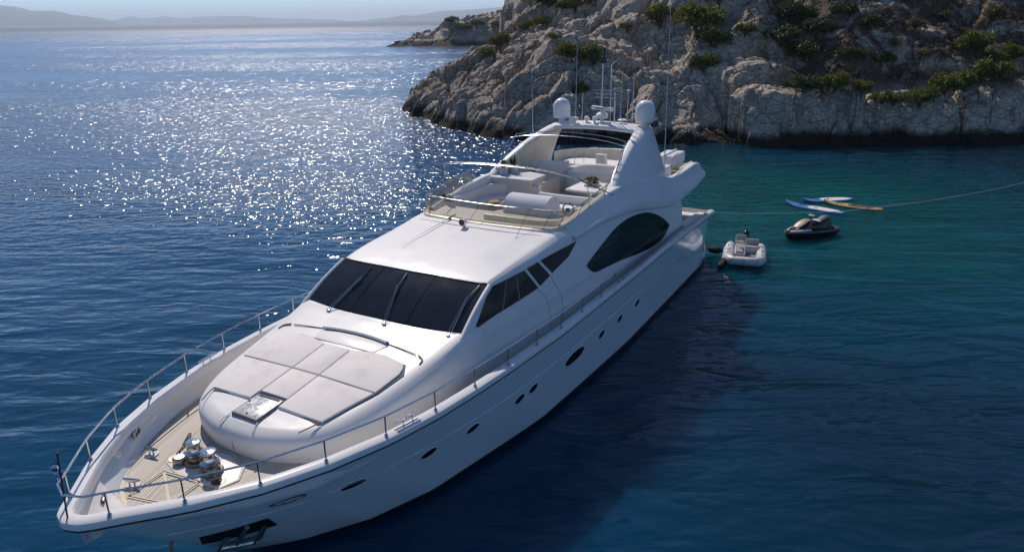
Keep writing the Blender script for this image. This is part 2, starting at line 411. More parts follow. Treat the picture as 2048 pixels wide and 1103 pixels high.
# ---------------------------------------------------------------- rock
def _rock(name, far=False):
    t = NT(name); geo = t.n("ShaderNodeNewGeometry"); pos = geo.outputs["Position"]; x, y, z = t.sep(pos)
    k = .3 if far else 1.0
    n1 = t.noise(pos, .55 * k, 6, .62, .4); n2 = t.noise(pos, 2.6 * k, 6, .65, .3); n3 = t.noise(pos, 11 * k, 4, .65)
    f = t.math('ADD', t.math('MULTIPLY', n1, .45), t.math('ADD', t.math('MULTIPLY', n2, .38), t.math('MULTIPLY', n3, .25)))
    base = t.ramp(f, [(.33, (.27, .20, .145)), (.43, (.47, .375, .285)), (.53, (.63, .535, .43)), (.68, (.77, .685, .575))])
    # brown lichen and earth, more of it on the left flank and the scrubby right slope, whose dark also holds painted shade
    st = t.noise(pos, .32 * k, 5, .6, .8)
    if far:
        wr = .45
    else:
        right = t.math('MULTIPLY', t.range(x, 21.0, 27.0), t.range(z, 3.0, 5.0)); left = t.range(x, 7.0, -3.0)
        wr = t.math('ADD', .12, t.math('ADD', t.math('MULTIPLY', right, .85), t.math('MULTIPLY', left, .42)))
    earth = t.ramp(n2, [(.35, (.070, .050, .034)), (.65, (.20, .145, .10))])
    if not far: earth = t.mix(left, earth, t.ramp(n2, [(.32, (.16, .115, .08)), (.62, (.40, .31, .225))]))  # brown earth on the left flank, made paler with sunlight put into its colour
    fac = t.math('MULTIPLY', t.range(st, .38, .58), wr, clamp=True)
    fac = t.math('ADD', fac, t.math('MULTIPLY', wr, .30), clamp=True)
    col = t.mix(fac, base, earth)
    # dark wet tide band just above the water, pale salt-washed rock above it
    zz = t.math('ADD', z, t.math('MULTIPLY', t.math('SUBTRACT', n1, .5), 1.4 if not far else 3))
    col = t.mix(t.range(zz, 1.35 if not far else 3.0, .55 if not far else 1.0), col, (.030, .024, .018, 1))
    wp = t.n("ShaderNodeVectorMath", operation='ADD'); t.set(wp.inputs[0], t.mapping(pos, (1, 1, 1.5))); nz = t.n("ShaderNodeTexNoise"); t.set(nz.inputs["Vector"], pos); nz.inputs["Scale"].default_value = 1.1 * k; nz.inputs["Detail"].default_value = 3
    t.set(wp.inputs[1], nz.outputs["Color"])
    def crack(sc, wd):
        v = t.n("ShaderNodeTexVoronoi", feature='DISTANCE_TO_EDGE'); t.set(v.inputs["Vector"], wp.outputs[0]); v.inputs["Scale"].default_value = sc * k; return t.range(v.outputs["Distance"], 0.0, wd)
    ck = t.math('ADD', t.math('MULTIPLY', crack(.75, .05), .6), t.math('MULTIPLY', crack(2.1, .07), .4))
    col = t.mix(t.math('MULTIPLY', t.math('SUBTRACT', 1.0, ck), .42), col, (.06, .048, .038, 1))
    bn = t.bump(t.math('ADD', t.math('MULTIPLY', ck, .9), t.math('ADD', n2, t.math('MULTIPLY', n3, .5))), .95, .24 if not far else .5)
    return t.done(t.pbsdf(col, .9, normal=bn, **{"Specular IOR Level": .2}))
M['rock'] = _rock('limestone_rock'); M['rock_far'] = _rock('dark_limestone', True)

def terrain(name, fn, ys, ts, mat):
    Y, T = np.meshgrid(ys, ts, indexing='ij'); X = Y * T
    H, d = fn(X, Y)
    # push the rock sideways as well so that faces overhang and break up
    X2 = X + np.where(d > -1, .30 * fbm(X * .9 + 5, Y * .9 + H, 81, 3), 0); Y2 = Y + np.where(d > -1, .38 * fbm(X * .8, Y * .8 - H * .9, 91, 3), 0)
    g = G(); m, n = X.shape; A = np.stack([X2, Y2, H], -1)
    keep = (d > -3.5)
    idx = np.arange(m * n).reshape(m, n)
    q = np.stack([idx[:-1, :-1], idx[:-1, 1:], idx[1:, 1:], idx[1:, :-1]], -1)
    kk = keep[:-1, :-1] | keep[1:, 1:]
    F = q[kk]
    used = np.unique(F); remap = np.full(m * n, -1); remap[used] = np.arange(len(used))
    me = bpy.data.meshes.new(name); V = A.reshape(-1, 3)[used]; F = remap[F]
    me.vertices.add(len(V)); me.vertices.foreach_set('co', V.ravel())
    me.loops.add(F.size); me.loops.foreach_set('vertex_index', F.ravel().astype(np.int32))
    me.polygons.add(len(F)); me.polygons.foreach_set('loop_start', np.arange(0, F.size, 4, dtype=np.int32))
    me.update(); me.validate(); me.materials.append(mat)
    me.polygons.foreach_set('use_smooth', [True] * len(me.polygons)); me.set_sharp_from_angle(angle=R(24))
    o = bpy.data.objects.new(name, me); COL.objects.link(o); tag(o, kind='structure'); return o

ys = np.concatenate([np.arange(55, 72, .10), np.arange(72, 90, .14), np.arange(90, 125, .28), np.arange(125, 190, 1.2)])
terrain('headland', land, ys, np.concatenate([np.arange(-.22, .76, .00135), np.arange(.76, 1.15, .01)]), M['rock'])
ys2 = np.concatenate([np.arange(286, 320, .45), np.arange(320, 420, 2)])
def _l2(x, y):
    return land2(x, y), np.minimum(y - 289, x + 49)
terrain('headland', _l2, ys2, np.arange(-.18, .16, .0012), M['rock_far'])

# ---------------------------------------------------------------- distant mountains across the strait
def _mount():
    t = NT('distant_hills'); pos = t.n("ShaderNodeNewGeometry").outputs["Position"]
    n = t.noise(pos, .004, 6, .6)
    return t.done(t.pbsdf(t.ramp(n, [(.35, (.025, .045, .060)), (.65, (.07, .09, .105))]), .95))  # bluish base: part of the distance haze is painted into the hill colour
M['mount'] = _mount()
def mountains(name, dist, prof, seed):
    """prof: (bearing tangent, height above the sea) pairs"""
    t = np.linspace(prof[0][0], prof[-1][0], 260); px, pz = zip(*prof)
    top = np.interp(t, px, pz); x = t * dist
    top = top * (1 + .0) + dist * .0006 * fbm(x / dist * 60, x * 0 + seed, seed, 5) * np.clip(top / 40, 0, 1)
    top = np.maximum(top, .5)
    rows = []
    for f, dy in ((0, 0), (.35, .02), (.75, .06), (1, .12), (.5, .22), (0, .3)):
        rr = dist * (1 + dy) + dist * .012 * fbm(x / dist * 40, x * 0 + f * 3, seed + 5, 3)
        rows.append(np.stack([t * rr, rr, top * f - (2 if f == 0 else 0)], 1))
    g = G(); g.grid(rows); o = g.build(name, M['mount'], sharp=0); tag(o, kind='structure')
mountains('mountains', 7000, [(-0.7599, 95), (-0.7150, 154), (-0.6765, 188), (-0.6463, 201), (-0.6271, 184), (-0.6187, 167), (-0.6072, 141), (-0.5931, 141), (-0.5822, 145), (-0.5693, 129), (-0.5571, 99), (-0.5385, 82), (-0.5244, 65), (-0.5064, 35), (-0.4891, 0)], 3)
mountains('mountains', 9500, [(-0.5128, 44), (-0.5006, 67), (-0.4891, 90), (-0.4807, 102), (-0.4692, 73), (-0.4583, 73), (-0.4454, 90), (-0.4358, 96), (-0.4191, 67), (-0.4005, 79), (-0.3748, 85), (-0.3492, 90), (-0.3299, 79), (-0.3107, 56), (-0.2882, 44), (-0.2593, 33), (-0.2272, 21), (-0.2080, 0)], 11)
mountains('mountains', 8200, [(-0.1855, 0), (-0.1720, 20), (-0.1502, 35), (-0.1341, 55), (-0.1220, 50), (-0.1053, 69), (-0.0905, 89), (-0.0591, 99), (-0.0411, 109), (-0.0276, 119), (-0.0026, 134), (0.0231, 159), (0.0616, 174), (0.1130, 134)], 23)

# ---------------------------------------------------------------- sea haze
g = G(); HZ = 27500.0
g.box((0, HZ - 1000, 148), (2 * HZ, 2 * HZ, 302)); hz_o = g.build('haze', None, sharp=0); tag(hz_o, kind='stuff')
def _haze():
    t = NT('sea_haze'); v = t.n("ShaderNodeVolumePrincipled"); v.inputs["Color"].default_value = (.72, .86, 1.0, 1); v.inputs["Density"].default_value = 1.3e-4
    v.inputs["Anisotropy"].default_value = 0.45
    t.t.links.new(v.outputs[0], t.out.inputs["Volume"]); return t.m
hz_o.data.materials.append(_haze())
# ---------------------------------------------------------------- the motor yacht (x forward, y to port, z up, origin on the waterline at the stern)
YX, YY, YPSI = 5.44033, 30.40233, R(-119.7069)
yacht = empty('motor_yacht', (YX, YY, 0), YPSI)
tag(yacht, 'large white flybridge motor yacht at anchor with a sunpad on its foredeck', 'yacht')
def yw(x, y, z):
    c, s = math.cos(YPSI), math.sin(YPSI); return (YX + x * c - y * s, YY + x * s + y * c, z)

_u1 = [0, .06, .2, .42, 1.2, 2.1, 3.1, 4.23, 5.4, 6.6, 7.8, 10, 16, 24.6]; _y1 = [0, .22, .38, .56, 1.27, 1.90, 2.37, 2.74, 2.98, 3.12, 3.21, 3.25, 3.24, 3.14]
_u0 = [0, .1, .63, 1.83, 3.25, 7, 9.5, 12.6, 22]; _y0 = [0, .12, .67, 1.48, 2.03, 2.71, 2.83, 2.95, 2.86]
_zx = [-2, 0, 2, 4, 6.7, 10, 14.1, 15.4, 16.7, 18, 19.1, 20.3, 21.4, 22.4, 23.4, 24.6]; _zz = [2.30, 2.38, 2.46, 2.53, 2.57, 2.60, 2.66, 2.72, 2.77, 2.79, 2.80, 2.81, 2.83, 2.85, 2.87, 2.90]
def sheer_z(x): return float(np.interp(x, _zx, _zz))
def xend(t): return 21.15 + (24.52 - 21.15) * max(t, 0) ** .9 if t >= 0 else 21.15 + t * 2.2
def half(t, u):
    a, b = np.interp(u, _u0, _y0), np.interp(u, _u1, _y1)
    return float(a + (b - a) * (max(t, 0) ** 1.25)) * (1 if t >= 0 else max(.25, 1 + t * .9))
def hull_y(x, z):
    t = z / sheer_z(x); return half(t, max(0, xend(t) - x))
us = np.concatenate([[0, .02, .06, .12, .2, .32, .5], np.linspace(.8, 4, 12), np.linspace(4.6, 24.3, 26)])
def hull_side(ts, stern_rake=True, off=0.0):
    A = []
    for t in ts:
        row = []
        for u in us:
            k = u / us[-1]; xs = -.05 - (1.15 * (1 - t) ** 1.0 if stern_rake else 0)
            x = xend(t) + (xs - xend(t)) * k; uu = (xend(t) - x)
            y = half(t, uu) * (1 - .10 * max(0, (k - .93) / .07) ** 2 * (1 - .5 * t)) + (off if k > .002 else 0)
            row.append((x, y, t * sheer_z(x)))
        A.append(row)
    return np.array(A)
ts = np.array([.06, .12, .2, .3, .4, .5, .6, .7, .8, .88, .95, 1.0])
g = G(); H = hull_side(ts); g.grid(H); g.grid(H * [1, -1, 1], flip=True)
st = np.stack([H[:, -1], H[:, -1] * [1, 0, 1] + [-.06, 0, 0], H[:, -1] * [1, -1, 1]], 1); g.grid(st)
hull = g.build('hull', M['hull_white'], yacht, weld=True)
ts = np.array([-.35, -.2, -.08, 0, .065]); g = G(); H = hull_side(ts, off=.004); g.grid(H); g.grid(H * [1, -1, 1], flip=True); g.build('hull_bottom', M['antifoul'], hull, weld=True)
# knuckle line along the topsides
for s in (1, -1):
    g = G(); g.tube([(x, s * (hull_y(x, z) - .004), z) for x in np.linspace(23.2, 1.5, 40) for z in [sheer_z(x) * .66]], .012, 6); g.build('hull_knuckle', M['hull_white'], hull)

# rubbing cap along the gunwale with a dark fender strip below it
def sheer_path(off=0.0, x1=24.52, x0=-.05, n=90):
    us_ = np.concatenate([[0, .015, .04, .08, .14, .22, .34, .5, .75], np.linspace(1.0, x1 - x0, n)])
    P = np.array([(x1 - u, max(0, float(np.interp(u, _u1, _y1))), sheer_z(x1 - u)) for u in us_])
    full = np.concatenate([P[::-1] * [1, -1, 1], P[1:]])
    T = np.gradient(full, axis=0); N = np.stack([-T[:, 1], T[:, 0], T[:, 0] * 0], 1); N /= np.linalg.norm(N, axis=1)[:, None]
    return full, -N * np.sign((-N * full)[:, 1].sum() + 1e-9)
SP, SN = sheer_path()
if (SN[len(SN) // 4] * SP[len(SN) // 4])[1] < 0: SN = -SN
def sweep(prof, name, mat, parent, closed=True):
    rows = [[p + n * o + np.array((0, 0, dz)) for o, dz in prof] for p, n in zip(SP, SN)]
    g = G(); g.grid(rows, closed_u=closed, cap=closed); return g.build(name, mat, parent)
cap_prof = [(-.002, -.13), (.03, -.10), (.036, -.05), (.02, .005), (-.02, .03), (-.13, .04), (-.18, .03), (-.21, -.02), (-.21, -.16), (-.08, -.17)]
cap = sweep(cap_prof, 'gunwale_cap', M['cap'], yacht)
sweep([(-.03, -.13), (.010, -.13), (.012, -.146), (.004, -.152), (-.03, -.152)], 'fender_strip', M['rubber'], cap)

# decks and inner bulwark
_dx = [3, 8, 12, 16, 18, 19.4, 20.6, 21.56, 22.43, 22.9, 23.2, 23.45]; _dy = [2.93, 3.0, 3.0, 2.93, 2.82, 2.62, 2.36, 2.07, 1.56, 1.16, .80, 0.0]
def deck_z(x): return float(np.interp(x, [0, 8, 14, 20, 23], [1.95, 2.12, 2.20, 2.29, 2.33]))
xs = np.concatenate([np.linspace(3, 20, 30), np.linspace(20.3, 23.1, 22), [23.2, 23.3, 23.38, 23.43, 23.45]])
rows = []; at = []
for x in xs:
    hy = float(np.interp(x, _dx, _dy)) if x < 23.2 else .80 * math.sqrt(max(0, 1 - ((x - 23.2) / .25) ** 2)) * 1.0
    hy = max(hy, .002)
    r = []
    for k in np.linspace(-1, 1, 41):
        r.append((x, hy * k, deck_z(x) + .012 * (1 - k * k)))
        # planks run parallel to the deck edge and meet on a king plank
        sl = math.atan2(float(np.interp(x, _dx, _dy)) * 0 + max(0, (x - 17) * .13), 1); at.append((3.1 - .095 * max(0, x - 16.5) ** 1.55 - abs(hy * k)) * 1.0 + (100 if k > 0 else 0))
    rows.append(r)
g = G(); g.grid(rows); deck = g.build('teak_deck', M['teak'], yacht, attr=at)
# pale margin plank round the teak
edge = [(x, float(np.interp(x, _dx, _dy)), deck_z(x) + .008) for x in np.linspace(12, 22.9, 50)] + [(23.2, .8, deck_z(23.2) + .008), (23.35, .5, deck_z(23.3) + .008), (23.44, .18, deck_z(23.3) + .008)]
edge = np.array(edge + [(x, -y, z) for x, y, z in edge[::-1]])
T = np.gradient(edge, axis=0); N = np.stack([T[:, 1], -T[:, 0], T[:, 0] * 0], 1); N /= np.linalg.norm(N, axis=1)[:, None]
sg = -1 if (N[5] * edge[5])[1] > 0 else 1
g = G(); g.grid([[p + sg * n * 0.0, p + sg * n * .07] for p, n in zip(edge, N)]); g.build('margin_plank', M['teak_trim'], deck, sharp=0)
# bulwark: from the inner edge of the cap down to the deck edge, rounding into a white floor in the bow
rows = []
for x in np.concatenate([np.linspace(3, 20, 24), np.linspace(20.4, 24.28, 34)]):
    yc = max(0.0, float(np.interp(24.52 - x, _u1, _y1)) - .17); zc = sheer_z(x) - .05
    yb = float(np.interp(x, _dx, _dy)) if x < 23.2 else .8 * math.sqrt(max(0, 1 - ((x - 23.2) / .25) ** 2)) if x < 23.45 else 0.0
    yb = min(yb, yc); xb = x
    if x >= 23.45: yb = 0; xb = 23.45
    zb = deck_z(x) - .004; w = min(1, max(0, (x - 21.2) / 1.8))
    ym = yb + (yc - yb) * (.80 - .18 * w); r = []
    for k in np.linspace(0, 1, 16):
        a = k ** (1 + .0); y = yb + (yc - yb) * (1 - (1 - k) ** (1.7 + .5 * w)); fz = .46 * w * (1 - (1 - k) ** 2.0); z = zb + (zc - zb) * (fz + (1 - fz) * k ** (1.6 + 3.4 * w)); r.append((x if x < 23.45 else xb + (x - xb) * 1.0, y if x < 23.45 else yc * k, z))
    rows.append(r)
g = G(); A = np.array(rows); g.grid(A); g.grid(A * [1, -1, 1], flip=True)
tipz = sheer_z(24.28) - .05
g.build('bulwark', M['moulding'], yacht, weld=True)

# ---- trunk with the sunpad recess, running up to the windshield
# rows: (base x, base y, shoulder dx, shoulder dy, shoulder z, inner x, inner y, inner z, centre x, centre z)
TR = [(21.42, 0.0, 21.44, 0.0, 2.66, 21.22, 0.0, 2.86, 21.02, 2.90),
      (21.38, .50, 21.41, .50, 2.66, 21.19, .48, 2.86, 20.98, 2.90),
      (21.22, 1.0, 21.25, 1.0, 2.67, 21.05, .94, 2.865, 20.90, 2.91),
      (21.03, 1.36, 21.06, 1.37, 2.68, 20.88, 1.25, 2.87, 20.75, 2.925),
      (20.72, 1.70, 20.72, 1.71, 2.70, 20.58, 1.50, 2.90, 20.45, 2.965),
      (20.1, 2.02, 20.1, 2.01, 2.76, 20.02, 1.74, 2.98, 19.95, 3.03),
      (19.3, 2.21, 19.3, 2.18, 2.86, 19.28, 1.90, 3.08, 19.25, 3.13),
      (18.5, 2.33, 18.5, 2.29, 2.98, 18.5, 2.02, 3.19, 18.5, 3.25),
      (17.8, 2.40, 17.8, 2.36, 3.10, 17.8, 2.12, 3.31, 17.85, 3.33),
      (17.3, 2.45, 17.3, 2.40, 3.20, 17.32, 2.20, 3.41, 17.42, 3.40),
      (17.02, 2.48, 17.02, 2.43, 3.28, 17.05, 2.26, 3.47, 17.20, 3.45),
      (16.6, 2.51, 16.6, 2.46, 3.30, 16.62, 2.29, 3.49, 16.8, 3.50)]
ctrl = []
for bx_, by_, sx, sy, sz, ix, iy, iz, cx, cz in TR:
    bz = deck_z(bx_) - .01
    ctrl.append([(bx_, by_, bz), (bx_ * .5 + sx * .5 + .015, by_ * .5 + sy * .5 + .01, bz * .5 + sz * .5), (sx, sy, sz), (sx * .62 + ix * .38 + .01, sy * .70 + iy * .30 + .0, sz * .42 + iz * .58), (ix, iy, iz),
                 (ix * .7 + cx * .3, iy * .72, iz + (cz - iz) * .45), (ix * .35 + cx * .65, iy * .36, iz + (cz - iz) * .88), (cx, 0, cz)])
g = G(); g.patch(ctrl, 4, 4, mirror=True)
trunk = g.build('foredeck_trunk', M['gelcoat'], yacht, weld=True, sharp=50)
def trunk_z(x, y):
    xs_ = [r[8] for r in TR[::-1]]; cz = np.interp(x, xs_, [r[9] for r in TR[::-1]]); iz = np.interp(x, [r[5] for r in TR[::-1]], [r[7] for r in TR[::-1]]); iy = np.interp(x, [r[5] for r in TR[::-1]], [r[6] for r in TR[::-1]])
    return float(cz + (iz - cz) * min(1, abs(y) / max(iy, .1)) ** 2)

# sunpad cushions: outlines in (x, y), lifted off the trunk
def cushion(poly, name='sunpad_cushion', th=.062, bev=.024):
    # cut the outline into strips so that the cushion follows the camber
    g = G(); g.prism(poly, lambda x, y: trunk_z(x, y) - .03, lambda x, y: trunk_z(x, y) + th, bev)
    return g.build(name, M['cushion'], pad, sharp=40)
pad = G()
base = [(20.66, -1.40), (20.52, -.36), (20.52, .36), (20.66, 1.40), (20.5, 1.50), (19.45, 1.83), (18.75, 1.92), (18.45, 1.75), (18.36, 1.2), (18.36, -1.2), (18.45, -1.75), (18.75, -1.92), (19.45, -1.83), (20.5, -1.50)]
pad.prism(base, lambda x, y: trunk_z(x, y) - .05, lambda x, y: trunk_z(x, y) + .022, .006)
pad = pad.build('sunpad', M['pad_seam'], yacht, sharp=30)
def yo(x): return float(np.interp(x, [18.4, 18.7, 19.45, 20.6, 20.7], [1.66, 1.86, 1.80, 1.44, 1.38]))
XC = 19.50
for s in (1, -1):
    out = [(x, s * yo(x)) for x in (20.60, 20.3, 19.9, XC + .02)]
    cushion([(20.61, s * .375)] + out + [(XC + .02, s * .375)])
    out = [(x, s * yo(x)) for x in (XC - .02, 19.1, 18.8, 18.62, 18.48)]
    cushion([(XC - .02, s * .375)] + out + [(18.42, s * 1.3), (18.42, s * .82), (18.52, s * .375)])
cushion([(20.36, -.345), (20.36, .345), (XC + .02, .345), (XC + .02, -.345)])
cushion([(XC - .02, -.345), (XC - .02, .345), (18.52, .345), (18.52, -.345)])
# grab notches and aft recess behind the pad
for s in (1, -1):
    g = G(); g.tube([(18.30, s * 1.985, 3.235), (18.16, s * 1.95, 3.27), (18.08, s * 1.80, 3.30)], .018, 8, smooth=5)
    g.build('grab_notch', M['pad_seam'], trunk)
g = G(); arc = [(18.08 - .16 * (1 - (y / 1.75) ** 2), y, trunk_z(18.0, y) + .012) for y in np.linspace(-1.72, 1.72, 24)]
g.tube(arc, .012, 6); g.build('recess_edge', M['pad_seam'], trunk)
g = G(); g.prism([(18.36, -.82), (18.36, .82), (18.03, .95), (17.97, .5), (17.95, 0), (17.97, -.5), (18.03, -.95)], lambda x, y: trunk_z(x, y) - .02, lambda x, y: trunk_z(x, y) + .014, .006)
g.build('sunpad_backrest', M['gelcoat'], pad)
g = G(); g.grid([[(18.0 - .1 * (1 - (y / .9) ** 2) + dx, y, trunk_z(17.95, y) + dz) for y in np.linspace(-.9, .9, 14)] for dx, dz in ((0.02, .035), (0, .075), (-.06, .06), (-.1, .0))]); g.build('backrest_edge', M['moulding'], pad)
# hatch
hz = lambda x, y: trunk_z(x, y)
g = G(); g.prism([(21.12, -.33), (21.12, .33), (20.44, .33), (20.44, -.33)], lambda x, y: hz(x, 0) - .03, lambda x, y: hz(x, 0) + .052, .015); hatch = g.build('deck_hatch', M['hatch_frame'], yacht)
g = G(); g.prism([(21.09, -.30), (21.09, .30), (20.52, .30), (20.52, -.30)], lambda x, y: hz(x, 0) + .03, lambda x, y: hz(x, 0) + .060, .012); g.build('hatch_pane', M['hatch_glass'], hatch)
for x, y in ((21.04, 0), (20.72, .27), (20.72, -.27)):
    g = G(); g.ell((x, y, hz(x, 0) + .068), (.03, .02, .014), 8, 5); g.build('hatch_latch', M['black_plastic'], hatch)
g = G(); g.tube([(20.48, -.26, hz(20.48, 0) + .062), (20.48, .26, hz(20.48, 0) + .062)], .014, 8); g.build('hatch_hinge', M['steel'], hatch)
# moulded ribs on the front of the trunk beside the hatch
for s in (1, -1):
    g = G(); g.tube([(21.02, s * 1.28, 2.90), (20.83, s * 1.36, 2.925), (20.62, s * 1.43, 2.945)], .013, 6)
    g.build('drain_channel', M['pad_seam'], trunk)
for s in (1, -1):
    g = G(); g.tube([(21.36, s * .42, 2.80), (21.26, s * .40, 2.865), (21.12, s * .36, 2.905)], .012, 6)
    g.build('moulding_groove', M['moulding'], trunk)

# ---- house side (port half function, mirrored)
_hx = [2.9, 4, 6, 8, 10, 12, 14, 15, 15.9, 16.5, 17.05, 17.6]
_ltop = [(-.25, 2.66, 3.80), (0.0, 2.70, 3.76), (1.2, 2.74, 3.62), (2.5, 2.76, 3.54), (4.3, 2.77, 3.50), (5.7, 2.76, 3.74), (7.3, 2.75, 4.06), (9.2, 2.69, 4.28), (10.5, 2.60, 4.30), (11.8, 2.50, 4.22), (13.0, 2.41, 4.18), (14.2, 2.33, 4.15), (15.2, 2.24, 4.12), (15.82, 2.15, 4.10)]
def Ly(x): return float(np.interp(x, [p[0] for p in _ltop], [p[1] for p in _ltop]))
def Lz(x): return float(np.interp(x, [p[0] for p in _ltop], [p[2] for p in _ltop]))
def side_y(x, z):
    zb = deck_z(x); yb = float(np.interp(x, [3, 8, 12, 15, 17, 18], [2.78, 2.74, 2.68, 2.58, 2.48, 2.40]))
    yt = Ly(min(x, 15.8)) - .07 - max(0, x - 15.8) * .02
    zt = Lz(min(x, 15.8)); t = (z - zb) / (zt - zb)
    return yb + (yt - yb) * max(0, t) ** 1.5 + .035 * math.sin(math.pi * min(1, max(0, t)))
rows = []
for x in np.concatenate([[2.85], np.linspace(3.1, 15.8, 50), np.linspace(16, 17.06, 6)]):
    zt = Lz(x) + .05 if x <= 15.8 else 4.15 - (x - 15.8) * (4.15 - 3.46) / 1.26
    rows.append([(x, side_y(x, z), z) for z in np.linspace(deck_z(x) - .03, zt, 16)])
A = np.array(rows); A[0, :, 1] -= .10
g = G(); g.grid(A); g.grid(A * [1, -1, 1], flip=True)
aft = np.array([[(A[0, k, 0], y * A[0, k, 1], A[0, k, 2]) for y in np.linspace(1, -1, 9)] for k in range(16)]); g.grid(aft)
house = g.build('deckhouse', M['gelcoat'], yacht, weld=True)

def lens(pts_top, pts_bot, name, mat, parent, n=26, off=.012, fn=side_y, s=1, th=.0):
    """a window lying on the house side between an upper and a lower edge given as (x, z) polylines"""
    tx, tz = zip(*pts_top); bx_, bz_ = zip(*pts_bot); x0, x1 = max(min(tx), min(bx_)), min(max(tx), max(bx_))
    rows = []
    for x in np.linspace(x0, x1, n):
        a, b = np.interp(x, tx, tz), np.interp(x, bx_, bz_)
        zz = np.linspace(b, a, 9)
        rows.append([(x, s * (fn(x, z) + off), z) for z in zz])
    A = np.array(rows); g = G(); g.grid(A, flip=s < 0)
    rim = np.concatenate([A[:, 0], A[-1, 1:], A[::-1, -1], A[0, ::-1]]); inn = rim - [0, s * (off + .03), 0]
    g.grid([rim, inn], flip=s < 0)
    return g.build(name, mat, parent, sharp=50)
def smooth_poly(pts, n=8): return [tuple(p) for p in crom(pts, n)]
aft_top = smooth_poly([(11.42, 3.40), (11.05, 3.52), (10.3, 3.74), (9.3, 3.98), (8.2, 4.02), (7.0, 3.88), (6.0, 3.60), (5.2, 3.25), (4.72, 2.98), (4.62, 2.90)])
aft_bot = smooth_poly([(11.42, 3.38), (11.2, 3.18), (10.9, 3.05), (10.2, 2.99), (9.0, 2.87), (7.6, 2.68), (6.4, 2.56), (5.5, 2.56), (5.0, 2.66), (4.62, 2.86)])
srt = lambda p: sorted(p)
for s in (1, -1):
    lens(srt(aft_top), srt(aft_bot), 'saloon_window', M['side_glass'], house, 40, s=s)
    w = lens([(14.42, 4.09), (15.75, 4.05), (16.72, 3.47)], [(14.02, 3.52), (14.42, 3.505), (16.72, 3.44)][:1] + [(14.05, 3.52), (16.72, 3.44)], 'pilothouse_window', M['side_glass'], house, s=s) if False else None
    # three forward panes; edges slant with the pillars
    def pane(poly, name='pilothouse_window'):
        # poly: (x, z) quad or triangle, subdivided over the curved side
        g = G(); P = np.array(poly, float); rows = []
        for a in np.linspace(0, 1, 9):
            l = P[0] + (P[3] - P[0]) * a; r = P[1] + (P[2] - P[1]) * a
            rows.append([(q[0], s * (side_y(q[0], q[1]) + .012), q[1]) for q in (l + (r - l) * b for b in np.linspace(0, 1, 13))])
        A = np.array(rows); g.grid(A, flip=s > 0)
        rim = np.concatenate([A[:, 0], A[-1, 1:], A[::-1, -1], A[0, ::-1]]); g.grid([rim, rim - [0, s * .04, 0]])
        return g.build(name, M['side_glass'], house, sharp=50)
    w1 = pane([(16.70, 3.45), (13.98, 3.55), (14.36, 4.09), (15.70, 4.07)])
    pane([(13.88, 3.57), (13.34, 3.68), (13.72, 4.12), (14.24, 4.10)])
    pane([(13.22, 3.71), (12.30, 3.88), (11.75, 4.155), (13.60, 4.13)])
    for x0, x1 in ((15.55, 15.15), (14.85, 14.75)):
        g = G(); g.tube([(x0, s * (side_y(x0, 3.52) + .02), 3.50), (x1, s * (side_y(x1, 4.05) + .02), 4.06)], .008, 6); g.build('window_mullion', M['dull_steel'], w1)
# front end of the house under the windshield sill is the trunk; windshield glass
B = [(17.07, 2.24, 3.475), (17.17, 1.2, 3.47), (17.20, 0, 3.465)]; T_ = [(15.79, 2.09, 4.175), (15.85, 1.1, 4.175), (15.87, 0, 4.17)]
def ws(v, k):      # v -1..1 across, k 0..1 up
    a = abs(v); b = crom(B[::-1], 12); t = crom(T_[::-1], 12); i = a * (len(b) - 1)
    bb = np.array([np.interp(i, range(len(b)), b[:, q]) for q in range(3)]); tt = np.array([np.interp(i, range(len(t)), t[:, q]) for q in range(3)])
    p = bb + (tt - bb) * k + np.array((.03, 0, .035)) * math.sin(math.pi * k); p[1] *= 1 if v >= 0 else -1; return p
wsf = G(); wsf.grid([[ws(v, k) - np.array((.012, 0, .018)) for v in np.linspace(-1.012, 1.012, 41).clip(-1, 1)] for k in np.linspace(-.02, 1.02, 9)])
wsf = wsf.build('windshield', M['black_plastic'], yacht)
for a, b in ((-.995, -.338), (-.33, .33), (.338, .995)):
    g = G(); g.grid([[ws(v, k) for v in np.linspace(a, b, 16)] for k in np.linspace(.01, .985, 9)]); g.build('windshield_pane', M['windshield'], wsf)
for s in (1, -1):
    g = G()
    # A pillar, white, from the sill to the roof corner
    P0, P1 = np.array((17.10, s * 2.27, 3.44)), np.array((15.78, s * 2.15, 4.13))
    g.tube([P0 + (P1 - P0) * k + np.array((.03, 0, .03)) * math.sin(math.pi * k) for k in np.linspace(-.06, 1.0, 9)], .062, 10)
    g.build('windshield_pillar', M['gelcoat'], wsf)
g = G(); g.tube([ws(v, 1.0) + np.array((-.005, 0, .012)) for v in np.linspace(-1, 1, 30)], .014, 6); g.build('windshield_trim', M['dull_steel'], wsf)
# wipers: foot on the sill, two parallel rods, blade
for (fy, ty, bl) in ((-1.28, -1.03, .95), (.28, .02, .9), (1.93, 1.90, .8)):
    f0 = ws(fy / 2.24, -.09) + np.array((.03, 0, .05)); f1 = ws(ty / 2.15, .66) + np.array((.05, 0, .06)); tipw = ws((ty + (-.04 if fy < 1.5 else .08)) / 2.12, .93) + np.array((.02, 0, .03))
    g = G(); dv = np.array((0, .035, 0)); g.tube([f0 + dv, f1 + dv * .4], .008, 6); g.tube([f0 - dv, f1 - dv * .4], .008, 6)
    g.box(tuple(f0), (.05, .10, .05), .012); wiper = g.build('wiper', M['steel'], yacht)
    g = G(); lo = f1 - (tipw - f1) * 1.0; lo = ws((fy * .35 + ty * .65) / 2.2, .42) + np.array((.012, 0, .02)); g.tube([lo, f1 * .5 + (lo + tipw) * .25, tipw], .014, 6); g.tube([f1, f1 * .4 + lo * .3 + tipw * .3], .014, 6)
    g.build('wiper_blade', M['black_plastic'], wiper)

